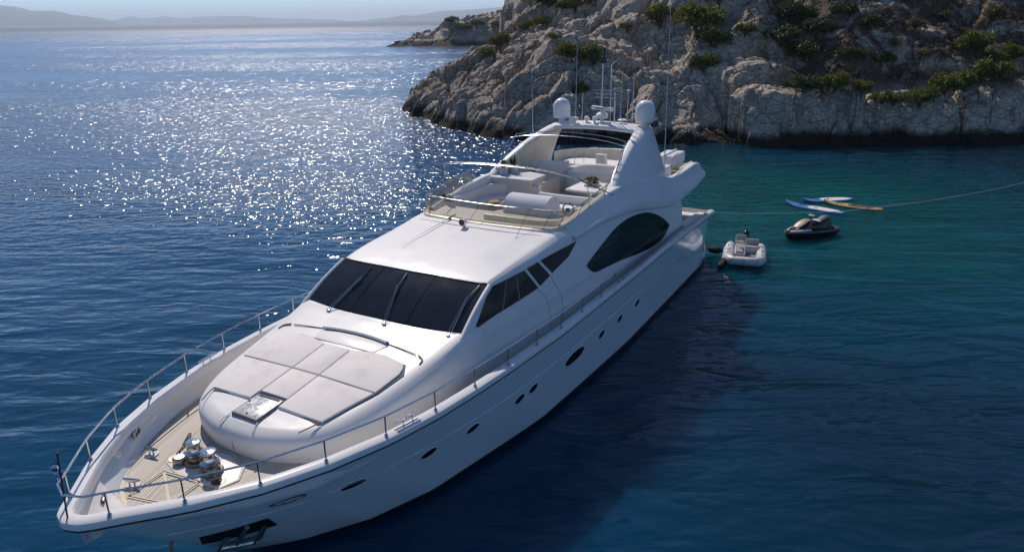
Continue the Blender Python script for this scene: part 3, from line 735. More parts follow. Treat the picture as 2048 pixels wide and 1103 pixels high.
# ---- roof and flybridge shell (port half control net, mirrored)
# each row: x, then (y, z) from the centre line out over the shoulder and down to the lower edge
def up_row(x, zc, sh, top_out=None):
    ly, lz = Ly(x), Lz(x); ys, zs = sh
    return [(x, 0, zc), (x, ys * .55, zc + (zs - zc) * .30), (x, ys * .86, zc + (zs - zc) * .78), (x, ys, zs), (x, ys + (ly - ys) * .42, zs - (zs - lz) * .16), (x, ys + (ly - ys) * .82, zs - (zs - lz) * .50), (x, ly, lz)]
fr = up_row(15.80, 4.20, (2.04, 4.185)); fr = [(15.87, 0, 4.185), (15.865, 1.1, 4.19), (15.84, 1.78, 4.19), (15.80, 2.05, 4.18), (15.79, 2.10, 4.165), (15.80, 2.135, 4.14), (15.82, 2.15, 4.10)]
roof = [fr, up_row(15.62, 4.255, (2.05, 4.225)), up_row(15.2, 4.325, (2.08, 4.28)), up_row(14.6, 4.40, (2.09, 4.345)), up_row(13.9, 4.465, (2.10, 4.40)), up_row(13.2, 4.515, (2.13, 4.46)), up_row(12.6, 4.55, (2.16, 4.52)), up_row(12.0, 4.57, (2.18, 4.56)), up_row(11.4, 4.58, (2.20, 4.60))]
g = G(); g.patch(roof, 4, 4, mirror=True)
roof_o = g.build('coach_roof', M['gelcoat'], yacht, weld=True, sharp=60)
# outer side of the flybridge from the lower edge up to the coaming top, over it and down inside to the floor
FLZ = 3.98
_cx = [-.1, .5, 1.2, 2.5, 3.5, 4.2, 5, 6, 7.5, 8.8, 9.8, 10.6, 11.4, 12.0]; _cz = [4.30, 4.42, 4.43, 4.39, 4.37, 4.50, 4.66, 4.80, 4.95, 4.97, 4.90, 4.80, 4.70, 4.62]
def cz_(x): return float(np.interp(x, _cx, _cz))
def cy_(x): return float(np.interp(x, [-.1, 1, 3, 5, 7.5, 9, 10.5, 12], [2.50, 2.55, 2.55, 2.45, 2.36, 2.34, 2.30, 2.22]))
rows = []
for x in [12.0, 11.4, 10.6, 9.8, 8.8, 7.5, 6.2, 5.0, 4.2, 3.5, 2.5, 1.2, .5, 0.0]:
    y, z, ly, lz = cy_(x), cz_(x), Ly(x), Lz(x); k = .5 if x > 4 else .35
    # a moulded swoosh: the lower band stands proud of the upper panel
    rows.append([(x, ly - .10, lz - .03), (x, ly, lz), (x, ly + .03, lz + .12), (x, ly - .01, lz + (z - lz) * .34), (x, y + (ly - y) * .62, lz + (z - lz) * .48), (x, y + (ly - y) * .25, lz + (z - lz) * .75), (x, y + .03, z - .05), (x, y - .02, z), (x, y - .16, z + .01), (x, y - .22, z - .05), (x, y - .25, z - .25), (x, y - .25, FLZ - .03)])
# close the net at the aft end with a raked nose
x = -.22; rows.append([(x, 2.3, 3.80), (x, 2.62, 3.80), (x + .02, 2.63, 3.88), (x + .05, 2.58, 3.98), (x + .08, 2.54, 4.06), (x + .14, 2.50, 4.16), (x + .2, 2.46, 4.24), (x + .22, 2.42, 4.26), (x + .25, 2.36, 4.26), (x + .28, 2.3, 4.22), (x + .3, 2.27, 4.12), (x + .3, 2.25, FLZ - .03)])
rows = [[(p[0] + (max(0, p[2] - 3.8) * .55 if p[0] < 1.0 and i > 11 else 0), p[1], p[2]) for p in r] for i, r in enumerate(rows)]
g = G(); A = g.patch(rows, 4, 3, mirror=True)
a0 = A[-1]; tr = np.stack([a0 * [1, k, 1] for k in np.linspace(1, -1, 9)], 1); g.grid(tr)
side_o = g.build('flybridge_side', M['gelcoat'], yacht, weld=True, sharp=50)
# underside and floor
g = G(); g.grid([[(x, y * (Ly(x) - .06), Lz(x) + .0) for y in np.linspace(-1, 1, 7)] for x in np.linspace(-.2, 4.2, 12)]); g.build('flybridge_underside', M['gelcoat'], side_o)
g = G(); g.grid([[(x, y * (cy_(x) - .22), FLZ) for y in np.linspace(-1, 1, 13)] for x in np.linspace(0, 12.3, 30)]); at = [v[1] + 20 for v in g.v]; fl = g.build('flybridge_floor', M['teak'], side_o, attr=at, sharp=0)
# front wall under the flybridge windscreen and its sill
def front(v, z, dx=0.0):          # v -1..1: the plan curve of the screen, rounding into the sides
    a = abs(v); q = math.copysign(1, v)
    if a < .62: t = a / .62; return (12.62 - .12 * t * t + dx, q * 1.86 * t, z)
    t = (a - .62) / .38
    P = crom([(12.50, 1.86), (12.36, 2.10), (11.9, 2.235), (11.2, 2.27), (10.3, 2.28), (9.4, 2.29)], 10); i = t * (len(P) - 1)
    return (float(np.interp(i, range(len(P)), P[:, 0])) + dx * (1 - t), q * float(np.interp(i, range(len(P)), P[:, 1])), z)
vs = np.linspace(-1, 1, 81)
def topz(v):
    x = front(v, 0)[0]; return float(np.interp(x, [9.4, 10.5, 11.4, 12.62], [4.95, 4.82, 4.70, 4.585]))
g = G(); rows = [[front(v, FLZ - .02, -.34 + 0 * v) for v in vs], [front(v, topz(v) - .02, -.30) for v in vs], [front(v, topz(v) + .012, -.26) for v in vs], [front(v, topz(v) + .012, -.02) for v in vs], [front(v, topz(v) - .02, .04) for v in vs], [front(v, topz(v) - .14, .10) for v in vs]]
g.grid(rows); g.build('flybridge_coaming', M['cream'], side_o)
# tinted wrap-round windscreen with rail and posts
scr = G(); hgt = lambda v: .42 - .10 * max(0, abs(v) - .62) / .38
def scr_p(v, k):
    p = np.array(front(v, topz(v) + .005)); out = np.array((.28 * (1 - max(0, (abs(v) - .6)) / .4) - .55, (.28 if True else 0) * math.copysign(1, v) * min(1, (abs(v) / .6) ** 4) * (1 - .6 * max(0, abs(v) - .62) / .38), 0)) if False else np.array((-.36 * (1 - max(0, (abs(v) - .6)) / .4), math.copysign(.10, v) * min(1, (abs(v) / .62) ** 6), 0))
    return p + out * k + np.array((0, 0, hgt(v) * k))
scr.grid([[scr_p(v, k) for v in vs] for k in np.linspace(0, 1, 4)]); scr = scr.build('flybridge_windscreen', M['acrylic'], yacht, sharp=0)
g = G(); g.tube([scr_p(v, 1.0) for v in vs], .014, 8); g.build('screen_rail', M['steel'], scr)
for v in (-.99, -.80, -.61, .61, .72, .84, .99):
    g = G(); g.tube([scr_p(v, -.02), scr_p(v, 1.0)], .009, 6); g.build('screen_post', M['bronze'] if v > .5 else M['dull_steel'], scr)
# two rigging cords down from the screen to the roof
for v, d in ((-.08, (.62, -.02)), (.42, (.75, .16))):
    p = scr_p(v, 1.0); q = np.array((p[0] + d[0] + .35, p[1] + d[1], 0)); q[2] = 4.50 - .05 * d[0]
    g = G(); g.tube([p, (p * .5 + q * .5) + np.array((.03, 0, -.03)), q], .006, 5); g.build('cord', M['black_plastic'], scr)
# step moulding on the roof below the screen
g = G(); g.tube([(12.98 - .18 * (abs(y) / 1.9) ** 2, y, 4.535 - .03 * (abs(y) / 1.9) ** 2) for y in np.linspace(-1.95, 1.95, 40)], .012, 6); g.build('roof_seam', M['moulding'], roof_o)

# ---- radar arch
def leg_rows(s):
    prof = [(4.40, 4.10, 8.95, 2.38, .30), (4.75, 4.10, 8.85, 2.37, .30), (5.05, 4.12, 8.45, 2.27, .28), (5.35, 4.14, 7.85, 2.16, .27), (5.62, 4.15, 7.15, 2.06, .27), (5.86, 4.14, 6.40, 1.96, .27), (6.05, 4.10, 5.62, 1.86, .27), (6.17, 4.02, 5.05, 1.76, .28)]
    rows = []
    for z, x0, x1, y, th in prof:
        r = []
        for fx, fy in ((0, .15), (0, .85), (.02, 1), (.5, 1.12), (.95, 1.0), (.99, .85), (1, .5), (.99, .15), (.95, 0), (.5, -.05), (.02, 0)):
            r.append((x0 + (x1 - x0) * fx, s * (y - th + th * fy), z))
        rows.append(r)
    return rows
arch = G()
for s in (1, -1):
    A = np.array(leg_rows(s)); A = np.stack([crom(A[:, j], 4) for j in range(A.shape[1])], 1); arch.grid(A, closed_u=True, cap=True, flip=s < 0)
rows = []
for y in np.linspace(-1.72, 1.72, 25):
    d = .10 * (1 - (y / 1.72) ** 2); fl_ = abs(y / 1.72) ** 6
    rows.append([(3.98, y, 6.06 + d), (4.0, y, 6.17 + d), (4.2, y, 6.21 + d), (4.8, y, 6.21 + d), (5.02 + .1 * fl_, y, 6.15 + d), (5.05 + .1 * fl_, y, 6.06 + d), (4.9, y, 6.0 + d), (4.2, y, 5.99 + d)])
arch.grid(rows, closed_u=True, cap=True)
arch = arch.build('radar_arch', M['gelcoat'], yacht, weld=True, sharp=45)
for s in (1, -1):
    g = G(); P = [(6.9, s * 1.84, 5.0), (5.2, s * 1.84, 5.0), (4.6, s * 1.72, 5.55), (4.5, s * 1.62, 5.9), (5.4, s * 1.66, 5.9), (6.3, s * 1.75, 5.65)]
    P2 = [(p[0], s * (abs(p[1]) + .02), p[2]) for p in P]; g.add(P, [tuple(range(6))])
    # inner liner panel of the leg
    rows = []
    for z, x0, x1, y, th in [(4.9, 4.4, 8.3, 2.30, .3), (5.35, 4.35, 7.55, 2.16, .28), (5.62, 4.35, 6.9, 2.06, .28), (5.95, 4.3, 5.9, 1.90, .28)]:
        rows.append([(x0 + (x1 - x0) * f, s * (y - th - .012 - (.05 * th if .02 < f < .95 else 0)), z) for f in np.linspace(0, 1, 6)])
    g = G(); g.grid(rows); g.build('arch_liner', M['cream'], arch)
# satellite domes
for s in (1, -1):
    k = 1.0 if s < 0 else 1.08; cx, cy = 4.30, s * 1.60
    g = G(); g.lathe([(.15, 0), (.12, .06), (.12, .2), (.17, .25)], (cx, cy, 6.16), 16); dome = g.build('satellite_dome', M['gelcoat'], yacht)
    g = G(); R_ = .315 * k; g.lathe([(.02, .20), (R_ * .90, .20), (R_ * .985, .235), (R_ * 1.0, .30), (R_, .30 + .30 * k)] + [(R_ * math.cos(a), .30 + .30 * k + R_ * .98 * math.sin(a)) for a in np.linspace(.12, 1.5, 10)] + [(.005, .30 + .30 * k + R_ * .98)], (cx, cy, 6.16), 28); g.build('radome', M['gelcoat'], dome, sharp=60)
g = G(); g.box((4.22, 1.92, 6.32), (.25, .2, .22), .03); g.build('junction_box', M['black_plastic'], arch)
# open array radar with its scanner bar turned a little
g = G(); g.lathe([(.20, 0), (.22, .06), (.22, .14), (.15, .20), (.08, .24), (.06, .30)], (4.5, .08, 6.44), 18); rad = g.build('radar', M['gelcoat'], yacht)
g = G(); g.lathe([(.06, 0), (.06, .18)], (4.5, .08, 6.28), 10); g.build('radar_pedestal', M['gelcoat'], rad)
bar_m = Matrix.Translation((4.5, .08, 6.78)) @ Matrix.Rotation(R(-26), 4, 'Z')
g = G(); g.box((0, 0, 0), (.13, 1.10, .13), .05, M4=bar_m @ Matrix.Diagonal((1, 1, 1, 1))); bar = g.build('scanner_bar', M['gelcoat'], rad)
def lettering(name, text, size, m4, mat, parent):
    fc = bpy.data.curves.new(name, 'FONT'); fc.body = text; fc.size = size; fc.align_x = 'CENTER'; fc.extrude = .002; fc.space_character = 1.1
    fo_ = bpy.data.objects.new(name, fc); COL.objects.link(fo_); bpy.context.view_layer.update()
    me = bpy.data.meshes.new_from_object(fo_.evaluated_get(bpy.context.evaluated_depsgraph_get())); bpy.data.objects.remove(fo_); bpy.data.curves.remove(fc)
    me.transform(m4); me.materials.clear(); me.materials.append(mat); o = bpy.data.objects.new(name, me); COL.objects.link(o); o.parent = parent; return o
lettering('lettering', 'FURUNO', .115, bar_m @ Matrix.Translation((.067, -.08, -.038)) @ Matrix.Rotation(R(90), 4, 'Z') @ Matrix.Rotation(R(90), 4, 'X'), M['black_plastic'], bar)
# small domes, horns, lights on the arch
for x, y, r, z in ((4.9, -.80, .14, 6.36), (4.7, -.42, .10, 6.37), (4.75, -.10, .09, 6.39)):
    g = G(); g.lathe([(.04, -.1), (.05, 0), (r * .95, .02), (r, .06), (r * .8, .12), (.01, .15)], (x, y, z), 16); g.build('gps_antenna', M['gelcoat'], arch)
g = G(); P = np.array((5.02, -.80, 6.36)); rows = []
for rr, dx in ((.03, -.1), (.05, -.02), (.13, .05), (.15, .06), (.10, .065), (.02, .05)):
    rows.append([(P[0] + dx, P[1] + rr * math.cos(a), P[2] + .03 + rr * math.sin(a)) for a in np.linspace(0, 2 * math.pi, 16, endpoint=False)])
g.grid(rows, closed_u=True); g.build('horn', M['gelcoat'], arch)
for x, y in ((5.0, .80),):
    g = G(); g.lathe([(.02, 0), (.02, .12), (.14, .13), (.16, .15), (.10, .18), (.01, .19)], (x - .6, y, 6.26), 14); g.build('gps_antenna', M['gelcoat'], arch)
# signal mast with crosstrees
mast = G(); mast.tube([(4.4, .02, 6.2), (4.4, .02, 8.35)], .022, 8); mast.tube([(4.4, .34, 6.2), (4.4, .34, 8.25)], .022, 8); mast.tube([(4.4, .5, 6.2), (4.4, .5, 7.35)], .026, 8); mast.tube([(4.4, -.02, 6.5), (4.4, -.02, 7.35)], .018, 8)
for z in (7.15, 7.28, 7.40): mast.tube([(4.4, -.25, z), (4.4, .68, z)], .014, 6)
mast = mast.build('signal_mast', M['steel'], yacht)
g = G(); g.box((4.4, .04, 8.42), (.14, .16, .22), .03); g.lathe([(.03, 0), (.05, .1), (.05, .25), (.02, .3)], (4.4, .06, 8.52), 10); g.build('mast_light', M['black_plastic'], mast)
g = G(); g.tube([(4.4, .34, 8.25), (4.4, .52, 8.42)], .02, 6); g.build('wind_vane', M['gelcoat'], mast)
for name, (x, y, z0, z1, r) in {'a': (4.4, -1.0, 6.3, 8.92, .009), 'b': (4.4, -.75, 6.3, 7.28, .014), 'c': (4.4, .72, 6.25, 7.95, .011), 'd': (4.4, .97, 6.25, 7.40, .014), 'e': (4.4, 1.16, 6.2, 8.0, .014)}.items():
    g = G(); g.tube([(x, y, z0), (x, y + .03, z1)], r, 6)
    if name == 'd': g.lathe([(.03, -.02), (.07, .0), (.07, .03), (.01, .05)], (x, y + .03, z1), 10)
    g.build('whip_antenna', M['red_boot'], yacht)
for s, pts in ((1, [(3.95, 2.28, 4.5), (4.05, 2.26, 7.4), (4.12, 2.24, 10.9)]), (-1, [(5.2, -2.30, 4.6), (5.25, -2.31, 6.3), (5.3, -2.32, 8.35)])):
    g = G(); g.tube(pts, [.020, .013, .006], 8); g.build('whip_antenna', M['red_boot'], yacht)

# ---- bimini frames: two polished hoops
def hoop(x, y, zt, zb, xb, rise, r, off=0):
    P = [(xb, -y - .05, zb), (x - (x - xb) * .12, -y, zt - .16), (x, -y + .15, zt - .02), (x, -y * .55, zt + rise * .7), (x, 0, zt + rise), (x, y * .55, zt + rise * .7), (x, y - .15, zt - .02), (x - (x - xb) * .12, y, zt - .16), (xb, y + .05, zb)]
    return [(p[0] + off, p[1], p[2]) for p in P]
g = G(); g.tube(hoop(11.55, 2.38, 5.86, 4.86, 9.1, .14, .02), .013, 8, smooth=6); bim = g.build('bimini_frame', M['steel'], yacht)
g = G(); g.tube(hoop(11.44, 2.38, 5.80, 4.86, 9.1, .14, .02), .013, 8, smooth=6)
for s in (1, -1): g.tube([(10.9, s * 2.35, 5.66), (10.6, s * 2.3, 4.84)], .012, 6)
g.build('bimini_strut', M['steel'], bim)
g = G(); g.tube(hoop(7.05, 2.0, 6.15, 4.95, 8.35, .13, .02), .013, 8, smooth=6); bim2 = g.build('bimini_frame', M['steel'], yacht)
g = G(); g.tube(hoop(7.4, 2.04, 6.08, 4.98, 8.45, .13, .02), .013, 8, smooth=6)
for s in (1, -1): g.tube([(7.3, s * 2.02, 5.95), (7.9, s * 2.1, 5.35)], .010, 6)
g.build('bimini_strut', M['steel'], bim2)

# whip antenna folded down along the coach roof, and panel seams on the house side
g = G(); g.tube([(12.30, -1.06, 4.60), (12.55, -1.05, 4.60), (12.75, -1.04, 4.585)], [.035, .035, .02], 8); g.tube([(12.7, -1.04, 4.59), (13.8, -1.03, 4.52), (14.9, -1.02, 4.41)], [.014, .012, .006], 6); g.build('folded_antenna', M['dull_steel'], yacht)
for s in (1, -1):
    g = G(); P = crom([(13.28, 3.66), (13.22, 3.45), (13.0, 3.1), (12.94, 2.7), (12.95, 2.35)], 6); g.tube([(x, s * (side_y(x, z) + .001), z) for x, z in P], .007, 5); g.build('panel_seam', M['pad_seam'], house)
    g = G(); P = crom([(13.98, 3.50), (13.7, 3.2), (13.62, 2.8), (13.63, 2.4)], 6); g.tube([(x, s * (side_y(x, z) + .001), z) for x, z in P], .006, 5); g.build('panel_seam', M['pad_seam'], house)
# ---- guard rail on the gunwale: stations of the stanchions measured along the sheer
def sheer_pt(x, inset=.06):
    return np.array((x, float(np.interp(24.52 - x, _u1, _y1)) - inset, sheer_z(x) + .035))
stx = [24.1, 23.33, 22.42, 21.42, 20.29, 19.11, 17.92, 16.73, 15.45, 14.2, 12.95, 11.7]
RH = .40
def rail_pt(x, s):
    p = sheer_pt(x); return np.array((p[0], s * p[1], p[2] + RH))
rail = None
pts = []
xs = np.concatenate([[10.75], np.linspace(11.0, 23.9, 60), [24.15, 24.32]])
port = [tuple(rail_pt(x, 1)) for x in xs]; stb = [tuple(rail_pt(x, -1)) for x in xs[::-1]]
p_end = sheer_pt(10.35)
full = [(p_end[0], p_end[1], p_end[2])] + port + [(24.44, 0.0, sheer_z(24.4) + RH + .03)] + stb + [(p_end[0], -p_end[1], p_end[2])]
g = G(); g.tube(full, .018, 8); rail = g.build('guard_rail', M['steel'], yacht)
for s in (1, -1):
    for x in stx:
        p = sheer_pt(x); g = G(); g.tube([(p[0], s * p[1], p[2] - .01), (p[0], s * p[1], p[2] + RH)], .016, 8); g.lathe([(.035, 0), (.035, .03), (.02, .05)], (p[0], s * p[1], p[2] - .005), 10)
        g.build('stanchion', M['steel'], rail)
    g = G(); g.tube([(x, s * sheer_pt(x)[1], sheer_pt(x)[2] + .07) for x in np.linspace(10.3, .9, 24)], .014, 6)
    for x in np.linspace(10, 1, 7): p = sheer_pt(x); g.tube([(x, s * p[1], p[2] - .01), (x, s * p[1], p[2] + .07)], .010, 6)
    g.build('hand_rail', M['dull_steel'], rail)
    # fold-down step rails on the cap
    g = G(); a, b = sheer_pt(20.0, .12), sheer_pt(19.45, .12)
    for dz in (.10,): g.tube([(a[0], s * a[1], a[2] + dz), (b[0], s * b[1], b[2] + dz)], .014, 6); g.tube([(a[0], s * (a[1] - .06), a[2] + dz), (b[0], s * (b[1] - .06), b[2] + dz)], .014, 6)
    for t in (.3, .7): q = a + (b - a) * t; g.tube([(q[0], s * q[1], q[2] - .02), (q[0], s * q[1], q[2] + .10)], .012, 6)
    g.build('fairlead', M['steel'], yacht)
# jackstaff with a small flag
g = G(); g.tube([(24.44, .0, sheer_z(24.4) + .02), (24.36, 0, 4.0)], .014, 8); js = g.build('jackstaff', M['black_plastic'], yacht)
rows = [[(24.37 + .03 * math.sin(k * 7 + j) + .015 * k, -.02 - .17 * k, 3.84 - j * .05 - .10 * k ** 1.4 + .02 * math.sin(k * 9)) for j in range(6)] for k in np.linspace(0, 1, 12)]
def _flag():
    t = NT('blue_white_flag'); uv = t.attr('plank')["Fac"]
    w = t.math('GREATER_THAN', t.math('FRACT', t.math('MULTIPLY', uv, 1.0)), .5)
    return t.done(t.pbsdf(t.mix(w, (.02, .09, .36, 1), (.78, .78, .78, 1)), .8))
M['flag'] = _flag()
g = G(); g.grid(rows); at = []
for k in np.linspace(0, 1, 12):
    for j in range(6): at.append(.6 if (k < .45 and (abs(j - 1.5) < .7 or .15 < k < .3)) else (.2 if k < .45 else j * .5 + .26))
g.build('bow_flag', M['flag'], js, attr=at, sharp=0)

# windlass well with the two capstans
wz_ = deck_z(22)
well = [(21.50, -.02), (21.62, -.62), (21.88, -.95), (22.22, -.84), (22.34, -.45), (22.40, .30), (22.33, .62), (22.0, .72), (21.70, .50)]
g = G(); g.prism(well, wz_ - .05, lambda x, y: deck_z(x) + .022, .01); wellm = g.build('windlass_tray', M['moulding'], yacht)
def ring(poly, w, z):
    P = np.array(poly); c = P.mean(0); out = P + (P - c) / np.linalg.norm(P - c, axis=1)[:, None] * w
    return [[(*p, z) for p in np.concatenate([P, P[:1]])], [(*p, z) for p in np.concatenate([out, out[:1]])]]
g = G(); g.grid(ring(well, .05, deck_z(22) + .028)); g.build('tray_trim', M['teak_trim'], wellm, sharp=0)
for cx, cy, k in ((21.98, -.36, 1.0), (22.06, .14, .95)):
    z0 = deck_z(cx) + .02
    g = G(); g.lathe([(.20, 0), (.21, .04), (.19, .07), (.13, .09), (.12, .13), (.17, .15), (.18, .19), (.14, .20)], (cx, cy, z0), 22); wl = g.build('windlass', M['bronze'], yacht)
    g = G(); g.lathe([(.17, .195), (.175, .22), (.13, .235), (.105, .27), (.10, .34), (.115, .39), (.135, .41), (.135, .43), (.10, .445), (.03, .44), (.01, .445)], (cx, cy, z0), 24); g.build('capstan', M['steel'], wl)
    for a in (.5, 2.6, 4.7): pass
    g = G(); g.ell((cx + .05, cy + .04, z0 + .445), (.022, .022, .01), 8, 4); g.build('capstan_socket', M['black_plastic'], wl)
g = G(); g.lathe([(.10, 0), (.125, .04), (.125, .11), (.09, .14), (.02, .145)], (22.14, -.60, deck_z(22) + .02), 18); g.build('motor_cover', M['dull_steel'], wellm)
def chain_links(path, name, parent, r=.035, w=.011, mat=None):
    P = crom(path, 8); L = np.concatenate([[0], np.cumsum(np.linalg.norm(np.diff(P, axis=0), axis=1))]); n = max(2, int(L[-1] / (r * 1.5))); g = G()
    for i in range(n):
        s_ = L[-1] * (i + .5) / n; p = np.array([np.interp(s_, L, P[:, k]) for k in range(3)]); q = np.array([np.interp(min(L[-1], s_ + .02), L, P[:, k]) for k in range(3)]); t = q - p; t /= np.linalg.norm(t) + 1e-9
        u = np.cross(t, (0, 0, 1)); u = u / (np.linalg.norm(u) + 1e-9) if np.linalg.norm(u) > .1 else np.array((1., 0, 0)); v = np.cross(t, u); e = u if i % 2 else v
        g.tube([p + t * r * math.cos(a) * 1.15 + e * r * .62 * math.sin(a) for a in np.linspace(0, 2 * math.pi, 11)], w, 5, cap=False)
    return g.build(name, mat or M['chain'], parent)
chain_links([(22.02, .30, deck_z(22) + .26), (22.15, .40, deck_z(22) + .22), (22.25, .45, deck_z(22) + .10), (22.28, .30, deck_z(22) + .05)], 'windlass_chain', wellm, .04, .013)
chain_links([(21.98, -.55, deck_z(22) + .22), (21.86, -.70, deck_z(22) + .26), (21.84, -.84, deck_z(22) + .14), (22.0, -.86, deck_z(22) + .05)], 'windlass_chain', wellm, .04, .013)
g = G(); g.tube([(21.98, -.55, deck_z(22) + .2), (21.72, -.80, deck_z(22) + .34), (21.80, -.92, deck_z(22) + .12)], .03, 8); g.build('chain_stopper', M['bronze'], wellm); g = G(); g.tube([(22.15, .5, deck_z(22) + .05), (22.32, .55, deck_z(22) + .20)], .02, 6); g.build('chain_stopper', M['bronze'], wellm)
for cx, cy in ((22.2, .48), (22.1, -.80)):
    g = G(); g.lathe([(.13, 0), (.12, .012), (.01, .012)], (cx, cy, deck_z(22) + .024), 16); g.build('hawse_plate', M['bronze'], wellm)
# diamond hatch inlay in the teak forward of the windlass
def strip(a, b, w, z, mat, name, parent):
    a, b = np.array(a), np.array(b); d = (b - a) / np.linalg.norm(b - a); n = np.array((-d[1], d[0])) * w / 2
    g = G(); g.add([(*(a + n), z), (*(a - n), z), (*(b - n), z), (*(b + n), z)], [(0, 1, 2, 3)]); return g.build(name, mat, parent, sharp=0)
zt = deck_z(22.7) + .026
D = [(22.42, -.42), (22.42, .20), (23.02, .34), (23.16, -.46)]
D = [(22.46, -.62), (22.36, .22), (23.04, .30), (23.22, -.52)]
for a, b in ((D[0], D[1]), (D[1], D[2]), (D[2], D[3]), (D[0], D[3])):
    strip(a, b, .075, zt, M['teak_trim'], 'hatch_frame', deck); strip(a, b, .018, zt + .004, M['dark_gap'], 'hatch_seam', deck)
strip(D[2], D[0], .05, zt + .002, M['teak_trim'], 'hatch_frame', deck)
# cleats and fairleads in the bow
def cleat(x, y, rz, k=1.0):
    c = empty('cleat', (x, y, deck_z(x) + .02), rz, yacht)
    g = G(); g.lathe([(.125, 0), (.12, .010), (.02, .012)], (0, 0, 0), 22); g.build('base_plate', M['cap'], c)
    g = G(); g.tube([(-.16 * k, 0, .13), (-.08 * k, 0, .115), (0, 0, .11), (.08 * k, 0, .115), (.16 * k, 0, .13)], [.016, .032, .036, .032, .016], 8, smooth=3)
    for s in (-.05, .05): g.tube([(s, 0, 0), (s * .9, 0, .11)], .018, 8)
    g.build('horns', M['steel'], c); return c
for x, y, a in ((22.20, -1.32, .5), (23.0, -.72, .7), (22.2, 1.32, -.5), (23.0, .72, -.7)): cleat(x, y, a + 1.2)
for s in (1, -1):
    for x, z, w in ((22.12, 2.62, .26),):
        y = float(np.interp(24.52 - x, _u1, _y1)) - .235
        g = G(); g.box((x, s * y, z), (w, .05, .13), .024, rot=s * R(-36)); fl_ = g.build('hawse_frame', M['steel'], yacht)
        g = G()
        for dx in (-.075, 0, .075): g.ell((x + dx * .8, s * (y - .02) - s * dx * .55 * -1 * -1, z), (.032, .025, .045), 10, 6)
        g.build('hawse_opening', M['black_plastic'], fl_)
    g = G(); y = float(np.interp(24.52 - 22.75, _u1, _y1)) - .22; g.ell((22.75, s * y, 2.58), (.085, .04, .10), 14, 8); g.ell((22.75, s * (y - .03), 2.6), (.03, .03, .03), 8, 5); g.build('bulwark_light', M['moulding'], yacht)
g = G(); g.box((23.62, -.52, 2.52), (.22, .06, .14), .02, rot=R(50)); g.build('hawse_frame', M['black_plastic'], yacht)

# portholes on both topsides: (x, z, length, height)
PH = [(20.62, 1.83, .40, .15), (18.85, 1.62, .36, .17), (17.55, 1.56, .34, .17), (15.85, 1.50, .34, .18), (15.25, 1.50, .34, .18), (13.02, 1.42, .98, .30), (11.30, 1.38, .34, .18), (9.95, 1.36, .34, .18), (8.45, 1.34, .34, .18)]
def hull_disc(x, z, a, b, off, s, shear=.0, n=20):
    pts = []
    for t in np.linspace(0, 2 * math.pi, n, endpoint=False):
        e = 1 / (abs(math.cos(t)) ** 2.0 + abs(math.sin(t)) ** 2.0) ** .5
        X = x + a / 2 * math.cos(t) * e; Z = z + b / 2 * math.sin(t) * e + shear * math.cos(t) * a / 2
        pts.append((X, s * (hull_y(X, Z) + off), Z))
    c = (x, s * (hull_y(x, z) + off), z); return pts, c
for s in (1, -1):
    for x, z, a, b in PH:
        a, b = a * 1.14, b * 1.14
        o1, c = hull_disc(x, z, a * 1.16, b * 1.30, .002, s); o2, _ = hull_disc(x, z, a * 1.10, b * 1.20, .014, s); o3, _ = hull_disc(x, z, a, b, .010, s)
        g = G(); g.grid([o1, o2, o3], closed_u=True); ph = g.build('porthole', M['hull_white'], yacht, sharp=0)
        pts, c = hull_disc(x, z, a, b, .009, s); g = G(); g.add(pts + [c], [(i, (i + 1) % 20, 20) for i in range(20)]); g.build('porthole_glass', M['side_glass'], ph, sharp=0)
    # oval hawse with three slots near the bow
    x, z = 21.80, 2.12
    o1, c = hull_disc(x, z, .56, .16, .004, s); o2, _ = hull_disc(x, z, .52, .14, .022, s); o3, _ = hull_disc(x, z, .44, .09, .016, s)
    g = G(); g.grid([o1, o2, o3], closed_u=True); hw = g.build('hawse_pipe', M['hatch_frame'], yacht)
    for dx in (-.15, 0, .15):
        pts, c = hull_disc(x + dx, z, .11, .085, .012, s); g = G(); g.add(pts + [c], [(i, (i + 1) % 20, 20) for i in range(20)]); g.build('hawse_opening', M['cap'], hw, sharp=0)
    # anchor pocket, plate and the stowed anchor
    poly = [(22.72, 1.52), (21.92, 1.68), (21.62, 1.28), (22.50, 1.10)]
    rows = []
    for k in np.linspace(0, 1, 8):
        l = np.array(poly[0]) + (np.array(poly[3]) - np.array(poly[0])) * k; r = np.array(poly[1]) + (np.array(poly[2]) - np.array(poly[1])) * k
        rows.append([(q[0], s * (hull_y(q[0], q[1]) + .008), q[1]) for q in (l + (r - l) * m for m in np.linspace(0, 1, 10))])
    g = G(); g.grid(rows); pk = g.build('anchor_pocket', M['rubber'], yacht, sharp=0)
    anc = G()
    def hp(x, z, o): return np.array((x, s * (hull_y(x, z) + o), z))
    for (xa, za), (xb, zb), w in (((22.42, 1.46), (22.26, .92), .20), ((21.98, 1.56), (21.86, .98), .20)):
        a, b = hp(xa, za, .10), hp(xb, zb, .16); d = np.array((w / 2, 0, 0))
        anc.add([a - d * .35, a + d * .35, b + d, b - d, a - d * .3 + [0, s * .07, 0], a + d * .3 + [0, s * .07, 0], b + d * .9 + [0, s * .03, 0], b - d * .9 + [0, s * .03, 0]], [(0, 1, 2, 3), (7, 6, 5, 4), (0, 4, 5, 1), (1, 5, 6, 2), (2, 6, 7, 3), (3, 7, 4, 0)])
    anc.tube([hp(22.18, 1.58, .06), hp(22.08, .90, .16)], .045, 8); a, b = hp(22.30, .93, .17), hp(21.84, .97, .17); anc.tube([a, b], .05, 8)
    anc.build('anchor', M['dull_steel'], pk)

